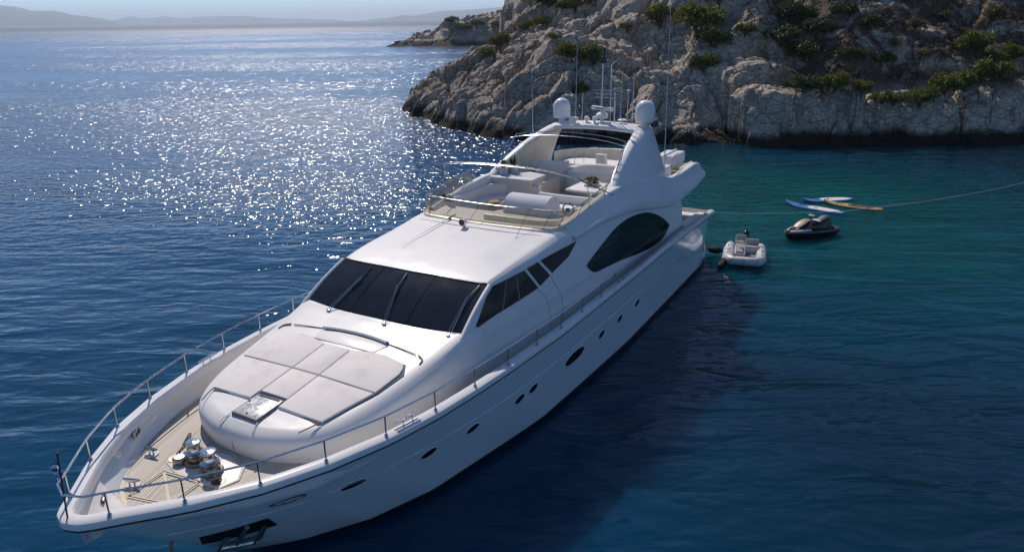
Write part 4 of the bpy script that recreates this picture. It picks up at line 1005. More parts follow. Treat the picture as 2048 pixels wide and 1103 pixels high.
# lamp on the coach roof
g = G(); g.lathe([(.06, 0), (.04, .02), (.035, .1)], (13.05, -.30, 4.52), 12); sl = g.build('searchlight', M['gelcoat'], yacht)
P = np.array((13.07, -.30, 4.68)); g = G(); rows = []
for rr, dx in ((.03, -.13), (.07, -.10), (.085, 0), (.09, .08), (.075, .085), (.02, .075)): rows.append([(P[0] + dx, P[1] + rr * math.cos(a), P[2] + rr * math.sin(a)) for a in np.linspace(0, 2 * math.pi, 16, endpoint=False)])
g.grid(rows[:4], closed_u=True); g.build('lamp_head', M['gelcoat'], sl); g = G(); g.grid(rows[3:], closed_u=True); g.build('lamp_lens', M['black_plastic'], sl)
g = G(); g.box((14.95, -.95, 4.33), (.02, .02, .02), .004); g.build('roof_fitting', M['dull_steel'], roof_o)

# ---- flybridge furniture
FZ = FLZ
def wall(path, z0, z1, th, name, mat, parent, bev=.03, smooth=6):
    P = crom(path, smooth); T = np.gradient(P, axis=0); N = np.stack([-T[:, 1], T[:, 0]], 1); N /= np.linalg.norm(N, axis=1)[:, None]
    rows = []
    for p, n in zip(P, N):
        q = p + n * th; m = th * .3
        rows.append([(*p, z0), (*p, z1 - bev), (*(p + n * bev), z1), (*(q - n * bev), z1), (*q, z1 - bev), (*q, z0)])
    g = G(); g.grid(rows, closed_u=True, cap=True); return g.build(name, mat, parent, sharp=40)
# L shaped settee on the starboard side forward
path = [(11.2, -1.98), (10.2, -2.0), (9.3, -2.0), (8.85, -1.85), (8.6, -1.45), (8.55, -.8), (8.55, -.35)]
set1 = wall(path, FZ, 4.74, .17, 'settee', M['white_fabric'], yacht)
wall([(11.1, -1.80), (10.2, -1.82), (9.45, -1.80), (9.1, -1.62), (8.85, -1.3), (8.78, -.8), (8.78, -.4)], FZ + .30, 4.40, .52, 'seat_cushion', M['white_fabric'], set1)
wall([(11.1, -1.78), (10.2, -1.80), (9.47, -1.78), (9.12, -1.6), (8.88, -1.3), (8.80, -.8), (8.80, -.4)], FZ, FZ + .29, .42, 'seat_base', M['cream'], set1)
# port settee around the table
path = [(8.62, 1.95), (8.66, 1.2), (8.66, .4), (8.6, -.25)]
set2 = wall(path, FZ, 4.60, .15, 'settee', M['white_fabric'], yacht); wall([(8.42, 1.9), (8.44, 1.2), (8.44, .4), (8.40, -.2)], FZ, 4.36, -.5, 'seat_cushion', M['white_fabric'], set2) if False else None
wall([(8.82, 1.95), (8.86, 1.2), (8.86, .4), (8.82, -.1)], FZ, 4.36, .5, 'seat_cushion', M['white_fabric'], set2)
wall([(8.6, 2.0), (7.6, 2.02), (6.6, 2.0), (6.0, 1.8)], FZ, 4.55, -.45, 'seat_cushion', M['white_fabric'], set2)
# bar counter on the starboard side
g = G(); g.prism([(8.62, -2.05), (8.62, -.62), (7.72, -.62), (7.25, -2.1)], FZ, 4.90, .02); bar_ = g.build('bar_counter', M['cream'], yacht)
g = G(); g.prism([(8.68, -2.08), (8.68, -.55), (7.66, -.55), (7.18, -2.1)], 4.90, 4.95, .015); g.build('counter_top', M['gelcoat'], bar_)
g = G(); g.tube([(8.68, -.49, 4.86), (7.66, -.49, 4.86)], .018, 6); g.tube([(7.6, -.49, 4.92), (5.6, -.55, 4.80)], .014, 6); g.build('counter_rail', M['dull_steel'], bar_)
g = G(); g.prism([(7.1, -2.1), (7.5, -.75), (6.2, -.75), (5.9, -2.1)], FZ, 4.62, .03); g.build('cabinet', M['cream'], bar_)
g = G(); g.prism([(6.1, -2.12), (5.5, -.75), (5.4, -.75), (6.0, -2.12)], FZ, 5.02, .02); g.build('windbreak_panel', M['moulding'], bar_)
# helm console with its white cover
g = G(); g.prism([(12.18, -.20), (12.2, 1.5), (11.9, 1.95), (11.0, 1.95), (10.75, 1.5), (10.75, -.1), (11.3, -.3)], FZ, lambda x, y: 4.58 + (x - 11) * .12, .09, 4); helm = g.build('helm_console', M['cream'], yacht)
rows = []
for y in np.linspace(.10, 1.42, 7):
    rows.append([(11.62, y, 4.62), (11.60, y, 4.86), (11.42, y, 5.06), (11.15, y, 5.13), (10.86, y, 5.06), (10.68, y, 4.86), (10.62, y, 4.58)])
g = G(); A = np.array(rows); A = np.stack([crom(A[i], 4) for i in range(len(A))]); g.grid(A, cap=False); g.add(A[0], [tuple(range(len(A[0])))]); g.add(A[-1], [tuple(range(len(A[0])))[::-1]])
g.build('console_cover', M['cover'], helm)
g = G(); g.tube([(10.72 + .0 * math.sin(a), 1.72 + .17 * math.cos(a), 4.72 + .17 * math.sin(a)) for a in np.linspace(0, 2 * math.pi, 20)], .018, 6, cap=False); g.ell((10.75, 1.72, 4.70), (.05, .07, .07), 10, 6); g.build('steering_wheel', M['black_plastic'], helm)
# table with a bowl of greenery is a thing of its own below; hot tub aft
g = G(); g.prism([(7.75, .2), (7.75, 1.45), (6.35, 1.45), (6.35, .2)], 4.50, 4.56, .02); tb = g.build('fly_table', M['gelcoat'], yacht)
g = G(); g.lathe([(.25, 0), (.08, .04), (.07, .5), (.2, .52)], (7.05, .8, FZ), 12); g.build('table_leg', M['steel'], tb)
tub = G(); n = 32
def ob(rx, ry, z): return [(4.95 + rx * math.copysign(abs(math.cos(a)) ** .8, math.cos(a)), .25 + ry * math.copysign(abs(math.sin(a)) ** .8, math.sin(a)), z) for a in np.linspace(0, 2 * math.pi, n, endpoint=False)]
tub.grid([ob(1.05, 1.30, FZ), ob(1.05, 1.30, 4.64), ob(1.02, 1.27, 4.70), ob(.82, 1.05, 4.70), ob(.78, 1.0, 4.66), ob(.70, .9, 4.2), ob(.3, .4, 4.15), ob(.01, .01, 4.15)], closed_u=True); tub = tub.build('hot_tub', M['gelcoat'], yacht)
g = G(); g.box((5.75, 1.0, 4.42), (.5, 1.1, .25), .05); g.build('tub_step', M['cushion'], tub)
g = G(); g.prism([(3.9, -1.9), (3.9, 2.1), (2.6, 2.1), (2.6, -1.9)], FZ, 4.62, .05); ap = g.build('sunbed', M['white_fabric'], yacht)
g = G(); g.box((3.55, -.30, 4.80), (.20, .42, .38), .04); sp = g.build('speaker_box', M['gelcoat'], yacht); g = G(); g.box((3.655, -.30, 4.81), (.01, .28, .26), .03); g.build('speaker_grille', M['red_boot'], sp)
# aft wall of the upper deck
rows = []
for v in np.linspace(-1, 1, 31):
    a = v * 1.55; xx = 3.5 - 1.6 * math.cos(a) * 1.0; yy = -2.28 * math.sin(-a) / math.sin(1.55)
    if yy > 1.2: continue
    rows.append([(xx + .08, yy, FZ), (xx + .08, yy, 4.92), (xx + .02, yy, 4.95), (xx - .05, yy, 4.92), (xx - .05, yy, FZ)])
g = G(); g.grid(rows); g.build('aft_coaming', M['cream'], side_o, sharp=40)
g = G(); g.tube([(4.6, -1.2, 4.68), (4.5, -1.2, 5.0), (4.1, -1.1, 5.12), (3.2, -.75, 5.16), (2.9, -.6, 5.0), (2.9, -.6, 4.65)], .014, 6, smooth=4); g.tube([(4.2, -1.1, 4.68), (4.15, -1.1, 5.1)], .012, 6); g.tube([(3.7, -.95, 4.68), (3.7, -.95, 5.14)], .012, 6); g.build('tub_rail', M['steel'], yacht)
# port aft: deck box and rail behind the arch
g = G(); g.box((1.05, 1.55, 4.56), (1.5, .75, .42), .07, seg=3); lb = g.build('liferaft_case', M['cover'], yacht); g = G(); g.box((1.05, 1.55, 4.60), (1.52, .06, .44), .01); g.build('liferaft_strap', M['moulding'], lb)
g = G(); g.tube([(3.6, 2.18, 4.38), (3.5, 2.18, 4.76), (2.6, 2.12, 4.86), (1.5, 2.0, 4.88)], .016, 6, smooth=4); g.tube([(2.6, 2.12, 4.3), (2.6, 2.12, 4.86)], .014, 6); g.build('deck_rail', M['dull_steel'], yacht)
g = G(); g.prism([(1.9, 2.2), (1.9, 2.26), (.4, 2.26), (.4, 2.2)], 4.1, 4.4, .01); g.build('locker_box', M['moulding'], yacht)

# ---- cockpit and stern
g = G(); g.prism([(3.0, -2.75), (3.0, 2.75), (.1, 2.7), (.1, -2.7)], 1.2, 1.52, 0.0); at = [v[1] + 20 for v in g.v]; g.build('cockpit_floor', M['teak'], yacht, attr=at)
g = G(); g.prism([(.95, 1.5), (.95, 2.75), (.25, 2.7), (.25, 1.5)], 1.5, 2.30, .06); qd = g.build('quarter_locker', M['gelcoat'], yacht)
g = G(); g.prism([(.95, -1.5), (.95, -2.75), (.25, -2.7), (.25, -1.5)], 1.5, 2.30, .06); g.build('quarter_locker', M['gelcoat'], yacht)
g = G(); g.prism([(2.95, 2.55), (2.95, 2.95), (.3, 2.93), (.3, 2.6)], 1.3, lambda x, y: sheer_z(x) - .03, .03); g.build('cockpit_coaming', M['moulding'], yacht)
g = G(); g.prism([(2.95, -2.55), (2.95, -2.95), (.3, -2.93), (.3, -2.6)], 1.3, lambda x, y: sheer_z(x) - .03, .03); g.build('cockpit_coaming', M['moulding'], yacht)
g = G(); g.lathe([(.02, 0), (.62, 0), (.64, .02), (.64, .05), (.62, .065), (.02, .065)], (1.75, 1.55, 1.98), 28); ct = g.build('cockpit_table', M['teak_trim'], yacht); g = G(); g.lathe([(.2, 0), (.06, .03), (.06, .5)], (1.75, 1.55, 1.5), 10); g.build('table_leg', M['steel'], ct)
g = G(); g.prism([(.9, -1.4), (.9, 1.45), (.3, 1.45), (.3, -1.4)], 1.5, 1.95, .07); so = g.build('cockpit_sofa', M['white_fabric'], yacht); g = G(); g.prism([(.42, -1.4), (.42, 1.45), (.22, 1.45), (.22, -1.4)], 1.9, 2.35, .06); g.build('sofa_back', M['cushion'], so)
g = G(); rows = [[(2.86 - .55 * k, 2.30 - .55 * k ** 2, z) for z in np.linspace(1.5, 3.3 - 1.3 * k ** 1.6, 8)] for k in np.linspace(0, 1, 9)]; A = np.array(rows); g.grid(A); g.grid(A - [0, .09, 0], flip=True); g.build('stair_moulding', M['cream'], yacht)
g = G(); g.grid([[(-.05 - 1.1 * k, y * 2.80 * (1 - .10 * k * abs(y) ** 3), .50) for y in np.linspace(-1, 1, 13)] for k in np.linspace(0, 1.25, 6)])
A = np.array(g.v).reshape(6, 13, 3); rim = np.concatenate([A[:, 0], A[-1, 1:], A[::-1, -1]]); g.grid([rim, rim - [.0, 0, .16]]); at = [v[1] + 20 for v in g.v]; swim = g.build('swim_platform', M['teak'], yacht, attr=at)
g = G(); g.tube([tuple(p + np.array((-.02, 0, -.07))) for p in rim], .11, 10); g.build('platform_edge', M['cap'], swim)
g = G(); g.ell((.75, 2.99, 1.75), (.16, .03, .05), 10, 5); g.build('stern_hawse', M['steel'], yacht)
# ---------------------------------------------------------------- things lying about on the yacht
def ywe(name, x, y, z, rz=0.0):
    return empty(name, yw(x, y, z), YPSI + rz)
def leaf_mat(name, dark, lite):
    t = NT(name); a = t.attr('plank')["Fac"]; pos = t.n("ShaderNodeNewGeometry").outputs["Position"]
    n = t.noise(pos, 2.2, 3, .6)
    f = t.math('ADD', t.math('MULTIPLY', a, .75), t.math('MULTIPLY', t.math('SUBTRACT', n, .5), .7))
    col = t.ramp(f, [(.05, dark), (.55, tuple((p + q) / 2 for p, q in zip(dark, lite))), (.95, lite)])
    d = t.pbsdf(col, .62, **{"Specular IOR Level": .25})
    tr = t.n("ShaderNodeBsdfTranslucent"); t.set(tr.inputs[0], col); mx = t.n("ShaderNodeMixShader"); mx.inputs[0].default_value = .30
    t.t.links.new(d, mx.inputs[1]); t.t.links.new(tr.outputs[0], mx.inputs[2]); return t.done(mx.outputs[0])
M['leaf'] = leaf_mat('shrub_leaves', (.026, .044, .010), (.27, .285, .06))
M['leaf_dark'] = leaf_mat('shaded_shrub_leaves', (.016, .030, .010), (.12, .15, .04))  # darker copy of the leaves; the gully's shade is put into the colour
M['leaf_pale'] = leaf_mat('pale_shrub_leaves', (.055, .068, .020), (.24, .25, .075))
M['leaf_dry'] = leaf_mat('dry_shrub_leaves', (.06, .045, .02), (.22, .17, .085))
M['stem'] = mat_paint('shrub_stem', (.07, .05, .035), .9, .3, 8)
def foliage(g, at, blobs, n, size, rnd, core=.35):
    """leaf-sized faces through the volume of overlapping blobs, thinning towards a ragged edge"""
    w = np.array([b[3] * b[4] * b[5] for b in blobs]); w = w ** .7; w /= w.sum()
    for _ in range(n):
        b = blobs[rnd.choice(len(blobs), p=w)]
        d = rnd.normal(size=3); d /= np.linalg.norm(d); 
        if d[2] < -.55: d[2] *= -.6
        r = (core + (1 - core) * rnd.random() ** .55) * (1 + .16 * rnd.normal())
        c = np.array(b[:3]) + d * r * np.array(b[3:6])
        if c[2] < -.12: continue
        u = rnd.normal(size=3) + d * .2; u /= np.linalg.norm(u); v = np.cross(u, rnd.normal(size=3)); v /= np.linalg.norm(v)
        s = size * (.6 + .8 * rnd.random()); m = s * (.45 + .3 * rnd.random())
        g.add([c - u * s, c + v * m, c + u * s, c - v * m], [(0, 1, 2, 3)])
        f = .35 + .55 * rnd.random(); at += [f] * 4
    return g

def potted(loc, label, seed, h=.3):
    rnd = np.random.default_rng(seed); p = ywe('potted_plant', *loc); tag(p, label, 'plant', 'potted plants on the flybridge bar')
    g = G(); g.lathe([(.13, 0), (.15, .02), (.175, .22), (.18, .24), (.16, .24), (.155, .21)], (0, 0, 0), 18); g.build('pot', M['pot'], p)
    g = G(); g.lathe([(.155, .20), (.01, .21)], (0, 0, 0), 14); g.build('soil', M['soil'], p)
    g = G(); at = []
    for k in range(26):
        a = rnd.random() * 6.28; le = h * (.6 + .6 * rnd.random()); o = np.array((math.cos(a), math.sin(a), 0)); w = np.array((-o[1], o[0], 0)) * .02
        b = o * .06 * rnd.random() + (0, 0, .2); m_ = b + o * .07 + (0, 0, le * .65); t_ = b + o * .16 * rnd.random() + (0, 0, le)
        g.add([b - w * .5, b + w * .5, m_ + w, m_ - w, t_], [(0, 1, 2, 3), (3, 2, 4)]); at += [rnd.random() * .8] * 5
    g.build('leaves', M['leaf_dark'], p, attr=at, sharp=0)
potted((8.22, -1.84, 4.95), 'spiky plant in a grey pot on the bar counter, the one nearer the windscreen', 1)
potted((7.88, -1.66, 4.95), 'spiky plant in a grey pot on the bar counter, the one nearer the hot tub', 2, .36)
rnd = np.random.default_rng(5)
p = ywe('planter_box', 6.72, -1.55, 4.62, .2); tag(p, 'low white planter with upright green leaves behind the bar counter', 'plant')
g = G(); g.box((0, 0, .08), (.55, .28, .16), .02); g.build('box', M['gelcoat'], p)
g = G(); at = []
for k in range(40):
    c = np.array(((rnd.random() - .5) * .46, (rnd.random() - .5) * .2, .15)); d = rnd.normal(size=3) * .05; d[2] = .15 + .16 * rnd.random(); w = np.array((.018, .01, 0))
    g.add([c - w, c + w, c + d], [(0, 1, 2)]); at += [.3 + .6 * rnd.random()] * 3
g.build('leaves', M['leaf'], p, attr=at, sharp=0)
p = ywe('centrepiece', 6.85, .75, 4.565); tag(p, 'shallow bowl of dry foliage and fruit on the upper deck table', 'bowl')
g = G(); g.lathe([(.10, 0), (.12, .01), (.30, .07), (.31, .085), (.28, .08), (.1, .03), (.01, .03)], (0, 0, 0), 20); g.build('bowl', M['gelcoat'], p)
g = G(); at = []; foliage(g, at, [(0, 0, .14, .3, .26, .1), (.15, .1, .16, .15, .15, .12), (-.15, -.05, .15, .16, .15, .1)], 260, .045, rnd); g.build('foliage', M['leaf_dry'], p, attr=at, sharp=0)
for k, (x, y) in enumerate(((10.28, -.98), (10.16, -.62))):
    p = ywe('wicker_pouf', x, y, FLZ); tag(p, ('round woven wicker pouf beside the settee, nearer the starboard seat', 'round woven wicker pouf beside the settee, nearer the helm console')[k], 'pouf', 'wicker poufs on the flybridge')
    g = G(); g.lathe([(.12, 0), (.19, .05), (.22, .2), (.23, .4), (.21, .55), (.15, .60), (.01, .61)], (0, 0, 0), 22); g.build('woven_body', M['wicker'], p)
    g = G()
    for z in np.linspace(.08, .54, 7): g.tube([(.005 * math.cos(9 * a) + (np.interp(z, [0, .05, .2, .4, .55], [.12, .19, .22, .23, .21]) + .004) * math.cos(a), np.interp(z, [0, .05, .2, .4, .55], [.12, .19, .22, .23, .21]) * math.sin(a), z) for a in np.linspace(0, 6.283, 26)], .012, 5, cap=False)
    g.build('weave_ring', M['wicker'], p)
p = ywe('rolled_cover', 11.25, -2.02, 4.70, R(60)); tag(p, 'black rolled canvas cover lying on the coaming behind the windscreen', 'cover')
g = G(); g.tube([(-.32, 0, .07), (-.2, .02, .08), (0, 0, .075), (.2, -.02, .085), (.34, 0, .07)], [.05, .085, .09, .08, .045], 12, smooth=3); g.build('roll', M['rubber'], p)
for x in (-.15, .15):
    g = G(); g.tube([(x, .095 * math.cos(a), .08 + .095 * math.sin(a)) for a in np.linspace(0, 6.283, 16)], .008, 5, cap=False); g.build('tie', M['black_plastic'], p)
# striped flag hanging by the port arch leg
rows = [[(0.03 * math.sin(k * 8 + j * .7), -.02 - .26 * k + .02 * math.sin(j), -.12 * k ** 2 * j / 9 - j * .085 + .03 * math.sin(k * 5)) for j in range(10)] for k in np.linspace(0, 1, 12)]
at = [.25 + .5 * (j % 2) for k in range(12) for j in range(10)]
fo = ywe('hanging_flag', 4.9, 1.62, 6.02); tag(fo, 'blue and white striped flag hanging limp inside the radar arch leg', 'flag')
g = G(); g.grid([[(p_[0], p_[1], p_[2]) for p_ in r] for r in rows]); 
def _stripe():
    t = NT('striped_cloth'); c = t.coord(); z = t.sep(c)[2]
    w = t.math('GREATER_THAN', t.math('FRACT', t.math('MULTIPLY', z, 6.2)), .5)
    return t.done(t.pbsdf(t.mix(w, (.05, .16, .45, 1), (.78, .78, .78, 1)), .85))
g.build('cloth', _stripe(), fo, sharp=0); g = G(); g.tube([(0, 0, .06), (0, -.02, -.8)], .006, 5); g.build('halyard', M['rope'], fo)

# ---------------------------------------------------------------- anchor chain, stern line
co = ywe('anchor_chain', 23.10, .1, 0); tag(co, 'galvanised anchor chain dropping from the bow straight into the sea', 'chain')
chain_links([(-.10, 0, 1.55), (-.02, 0, 1.2), (.06, 0, .5), (.12, 0, -.3)], 'links', co, .055, .017)
S_ = np.array(yw(.25, 3.0, 2.36)); E_ = np.array((54.0, 57.6, 3.2)); pts = []
zt_ = [(0, 2.36), (.04, 1.97), (.09, 1.61), (.13, 1.30), (.17, 1.04), (.22, .84), (.26, .68), (.30, .53), (.35, .40), (.39, .31), (.43, .24), (.48, .20), (.55, .26), (.65, .60), (.78, 1.4), (.9, 2.3), (1, 3.2)]
for t_ in np.linspace(0, 1, 60):
    p = S_ + (E_ - S_) * t_; p[2] = np.interp(t_, *zip(*zt_)); pts.append(p)
g = G(); g.tube(pts, .014, 6); ro = g.build('mooring_line', M['rope'], sharp=0); tag(ro, 'thin grey mooring line running from the stern quarter to the rocky shore', 'rope')

# ---------------------------------------------------------------- inflatable tender
T_GREY = mat_paint('tender_grey_tube', (.50, .51, .53), .42, .06, 4); T_DECK = mat_paint('tender_grey_deck', (.24, .24, .25), .8, .15, 9); T_WHITE = mat_paint('tender_white', (.70, .69, .68), .35, .05, 4)
T_SEAT = mat_paint('tender_grey_seat', (.36, .35, .35), .7, .08, 6); T_NAVY = mat_paint('tender_blue_grey_hull', (.10, .14, .20), .4, .1, 3); SHINY = mat_paint('black_cowling', (.015, .016, .018), .12, .1, 3)
td = empty('inflatable_tender', (9.86, 29.62, 0), R(-108.5)); tag(td, 'small grey inflatable tender with a console moored beside the yacht stern', 'dinghy')
tr_ = .205; zc = .26
for s in (1, -1):
    P = crom([(-1.42, s * .62, zc), (-.9, s * .64, zc), (0, s * .66, zc), (.65, s * .645, zc + .02), (1.02, s * .56, zc + .06), (1.22, s * .40, zc + .09)], 6)
    rr = np.interp(np.linspace(0, 1, len(P)), [0, .04, .14, .8, 1], [.10, .17, tr_, tr_, tr_ * .88])
    g = G(); g.tube(P, rr, 18); tube_o = g.build('side_tube', T_GREY, td, sharp=60)
    g = G(); g.tube([(-1.40, s * .62, zc), (-1.58, s * .62, zc + .01)], [.13, .02], 14); g.build('tube_cone', T_WHITE, tube_o)
    for x in (-.55, .05, .55): g = G(); g.box((x, s * .70, zc + .215), (.12, .05, .03), .012); g.build('tube_handle', M['black_plastic'], tube_o)
    g = G(); g.tube([(x, s * (.66 + tr_ * .99), zc - .02) for x in np.linspace(-1.0, .7, 12)], .022, 6); g.build('rub_strake', M['red_boot'], tube_o)
    g = G(); rows = [[(x, s * (.66 + tr_ * math.sin(a) * 1.012), zc + tr_ * math.cos(a) * 1.012) for a in np.linspace(-.9, 1.2, 9)] for x in (-.62, -.35)]; g.grid(rows); g.build('tube_patch', T_WHITE, tube_o)
g = G(); P = [(1.20, -.46, zc + .09), (1.27, -.2, zc + .10), (1.28, 0, zc + .10), (1.27, .2, zc + .10), (1.20, .46, zc + .09)]; g.tube(P, .165, 16, smooth=4); g.build('bow_tube', T_GREY, td, sharp=60)
g = G(); g.prism([(1.36, -.36), (1.36, .36), (1.02, .46), (.92, .40), (.92, -.40), (1.02, -.46)], .40, .45, .02); bs = g.build('bow_step', T_WHITE, td); g = G(); g.prism([(1.30, -.30), (1.30, .30), (1.20, .30), (1.20, -.30)], .45, .462, .004); g.build('step_pad', T_DECK, bs)
g = G()
for s in (-1, 1): pass
rows = []
for x, hb, zk in ((-1.25, .55, -.10), (-.4, .56, -.14), (.4, .54, -.12), (.9, .42, .0), (1.2, .18, .14)): rows.append([(x, -hb, .16), (x, -hb * .6, .02 + zk * .4), (x, 0, zk - .08), (x, hb * .6, .02 + zk * .4), (x, hb, .16)])
g.patch(rows, 3, 2); g.build('hull', T_NAVY, td)
g = G(); g.box((-.15, 0, .20), (2.2, .95, .05), .01); g.build('floor', T_DECK, td)
g = G(); g.prism([(.28, -.42), (.28, .02), (-.42, .02), (-.42, -.42)], .2, lambda x, y: .62 - .28 * (x + .42) / .7 * .9, .04, 3); cs = g.build('console', T_WHITE, td)
g = G(); g.prism([(.24, -.36), (.24, -.04), (-.16, -.04), (-.16, -.36)], lambda x, y: .60 - .36 * (x + .42), lambda x, y: .63 - .36 * (x + .42), .015); g.build('console_hatch', M['rubber'], cs); g = G(); g.prism([(.20, -.33), (.20, -.07), (-.12, -.07), (-.12, -.33)], lambda x, y: .61 - .36 * (x + .42), lambda x, y: .655 - .36 * (x + .42), .02); g.build('hatch_cushion', T_SEAT, cs)
g = G(); g.tube([(-.30, -.42, .55), (-.36, -.41, .95), (-.38, -.36, 1.0), (-.38, -.04, 1.0), (-.36, .01, .95), (-.30, .02, .55)], .022, 8); g.build('windscreen_frame', T_GREY, cs); g = G(); g.add([(-.31, -.40, .58), (-.31, 0, .58), (-.37, 0, .97), (-.37, -.40, .97)], [(0, 1, 2, 3)]); g.build('windscreen', M['acrylic'], cs)
g = G(); g.tube([(-.50, -.2 + .13 * math.cos(a), .66 + .13 * math.sin(a)) for a in np.linspace(0, 6.283, 18)], .014, 6, cap=False); g.build('steering_wheel', M['black_plastic'], cs)
g = G(); g.box((-.55, .25, .34), (.34, .62, .24), .04); bn = g.build('bench', T_WHITE, td); g = G(); g.box((-.55, .25, .48), (.32, .60, .06), .025); g.build('bench_cushion', T_SEAT, bn); g = G(); g.box((-.78, .25, .62), (.08, .58, .26), .03); g.build('bench_back', T_SEAT, bn)
g = G(); g.box((-1.12, .0, .36), (.12, .84, .34), .03); g.build('transom', T_WHITE, td)
ob_ = empty('outboard_motor', (-1.30, -.02, .40), 0, td)
g = G(); g.ell((-.02, 0, .38), (.24, .17, .20), 16, 10); g.build('cowling', SHINY, ob_, sharp=60); g = G(); g.box((-.02, 0, .18), (.30, .24, .12), .04); g.box((-.02, 0, -.12), (.16, .12, .5), .03); g.build('midsection', M['black_plastic'], ob_)
g = G(); g.tube([(.62, .22, .245), (.4, .34, .25), (.25, .12, .25), (.5, .02, .25), (.7, .25, .25)], .013, 6, smooth=4); g.build('rope_coil', M['rubber'], td)
g = G(); g.tube([(1.42, 0, .50), (1.48, .0, .2), (1.45, 0, -.1)], .010, 5); g.build('painter', M['rubber'], td)

F_BLACK = mat_paint('black_fender_cover', (.006, .006, .007), .9, .2, 6)
# fenders hanging between the tender and the hull
for k, (a, b, lab) in enumerate((((8.55, 30.62, .22), (9.06, 30.15, .28), 'long black fender against the yacht hull at the aft end of the tender'), ((8.98, 29.05, .32), (8.45, 28.42, .02), 'long black fender trailing from the bow corner of the tender'))):
    a, b = np.array(a), np.array(b); c = (a + b) / 2; f = empty('fender', tuple(c)); tag(f, lab, 'fender', 'black fenders between tender and yacht')
    g = G(); pts = [(a - c) * 1.02 * k_ for k_ in np.linspace(1, -1, 15)]; rr = [.03, .07, .12, .14, .15, .15, .15, .15, .15, .15, .15, .14, .12, .07, .03]
    g.tube(pts, rr, 14); g.build('body', F_BLACK, f, sharp=60); g = G(); g.tube([(a - c), (a - c) * 1.25 + (0, 0, .12), (a - c) * 1.3 + (0, 0, .35)], .012, 5); g.build('lanyard', M['rubber'], f)

# ---------------------------------------------------------------- jet ski
J_BLACK = mat_paint('jet_ski_black', (.012, .012, .014), .2, .2, 4, .4); J_GREY = mat_paint('jet_ski_grey', (.13, .13, .135), .35, .1, 5); J_SEAT = mat_paint('jet_ski_seat', (.12, .125, .14), .5, .15, 5); J_TAN = mat_paint('jet_ski_tan_hood', (.42, .30, .20), .35, .12, 5); J_WHITE = mat_paint('jet_ski_white', (.68, .68, .68), .35, .05, 5)
js_ = empty('jet_ski', (13.98, 33.05, 0), R(-155)); tag(js_, 'black jet ski with a grey seat floating between tender and paddleboards', 'jet ski')
rows = []
for x, hb, zk, zd in ((-1.45, .46, .02, .30), (-1.1, .54, -.08, .34), (-.3, .58, -.12, .38), (.5, .54, -.10, .42), (1.0, .42, -.02, .44), (1.35, .24, .10, .42), (1.52, .05, .26, .38)):
    rows.append([(x, 0, zk - .06), (x, hb * .6, zk), (x, hb, zd - .12), (x, hb * 1.03, zd - .03), (x, hb * .92, zd), (x, hb * .45, zd + .03), (x, 0, zd + .04)])
g = G(); g.patch(rows, 4, 3, mirror=True); jh = g.build('hull', J_BLACK, js_, weld=True)
for s in (1, -1):
    g = G(); g.tube([(-1.42, s * .49, .29), (-.8, s * .585, .31), (0, s * .60, .35), (.6, s * .54, .39), (1.05, s * .42, .41), (1.38, s * .23, .40), (1.52, s * .05, .37)], .028, 6, smooth=4); g.build('bumper', J_GREY, jh)
    g = G(); g.patch([[(.45, s * .50, .44), (.45, s * .40, .50)], [(.95, s * .38, .455), (.95, s * .28, .52)], [(1.40, s * .12, .44), (1.36, s * .05, .47)]], 4, 2); g.build('side_flash', J_WHITE, jh)
rows = []
for x, hb, z0, z1 in ((1.25, .12, .40, .46), (1.0, .26, .40, .58), (.65, .33, .40, .76), (.35, .28, .40, .86), (.15, .20, .42, .84), (.05, .15, .42, .74)): rows.append([(x, hb * 1.2, z0), (x, hb, (z0 + z1) / 2), (x, hb * .7, z1 - .04), (x, 0, z1)])
g = G(); g.patch(rows, 4, 3, mirror=True); hd = g.build('hood', J_BLACK, js_, weld=True)
rows = [[(p[0], p[1] * .92, p[2] + .018) for p in (q[2], ((q[2][0] + q[3][0]) / 2, (q[2][1] + q[3][1]) / 2, (q[2][2] + q[3][2]) / 2 + .008), q[3])] for q in rows[1:5]]
g = G(); g.patch(rows, 3, 3, mirror=True); g.build('hood_panel', J_TAN, hd, weld=True)
g = G(); g.ell((1.02, .17, .52), (.10, .05, .05), 10, 6); g.ell((1.02, -.17, .52), (.10, .05, .05), 10, 6); g.build('headlamp', J_WHITE, hd)
rows = []
for x, hb, z1 in ((.05, .14, .66), (-.25, .19, .68), (-.55, .22, .80), (-.85, .21, .88), (-1.05, .16, .80), (-1.15, .12, .55)): rows.append([(x, hb * 1.35, .36), (x, hb * 1.15, (.36 + z1) / 2), (x, hb * .85, z1 - .03), (x, 0, z1)])
g = G(); g.patch(rows, 4, 3, mirror=True); g.build('seat_base', J_BLACK, js_, weld=True)
rows = [[(q[2][0], q[2][1] * 1.05, q[2][2]), (q[2][0], q[2][1] * .6, q[3][2] + .02), (q[3][0], 0, q[3][2] + .03)] for q in rows[1:5]]; g = G(); g.patch(rows, 4, 3, mirror=True); g.build('seat', J_SEAT, js_, weld=True)
g = G(); g.box((-.32, 0, .73), (.22, .40, .06), .03); g.build('seat_nose', J_WHITE, js_)
g = G(); g.tube([(.18, 0, .80), (.02, 0, .98)], .05, 8); g.tube([(.0, -.36, .98), (.04, -.15, 1.0), (.04, .15, 1.0), (.0, .36, .98)], .026, 8, smooth=3); hb_ = g.build('handlebar', M['black_plastic'], js_); g = G(); g.box((.05, 0, 1.01), (.12, .30, .07), .025); g.build('bar_pad', J_WHITE, hb_)
g = G(); g.prism([(-1.1, -.44), (-1.1, .44), (-1.42, .40), (-1.42, -.40)], .30, .355, .015); g.build('boarding_deck', J_GREY, js_)

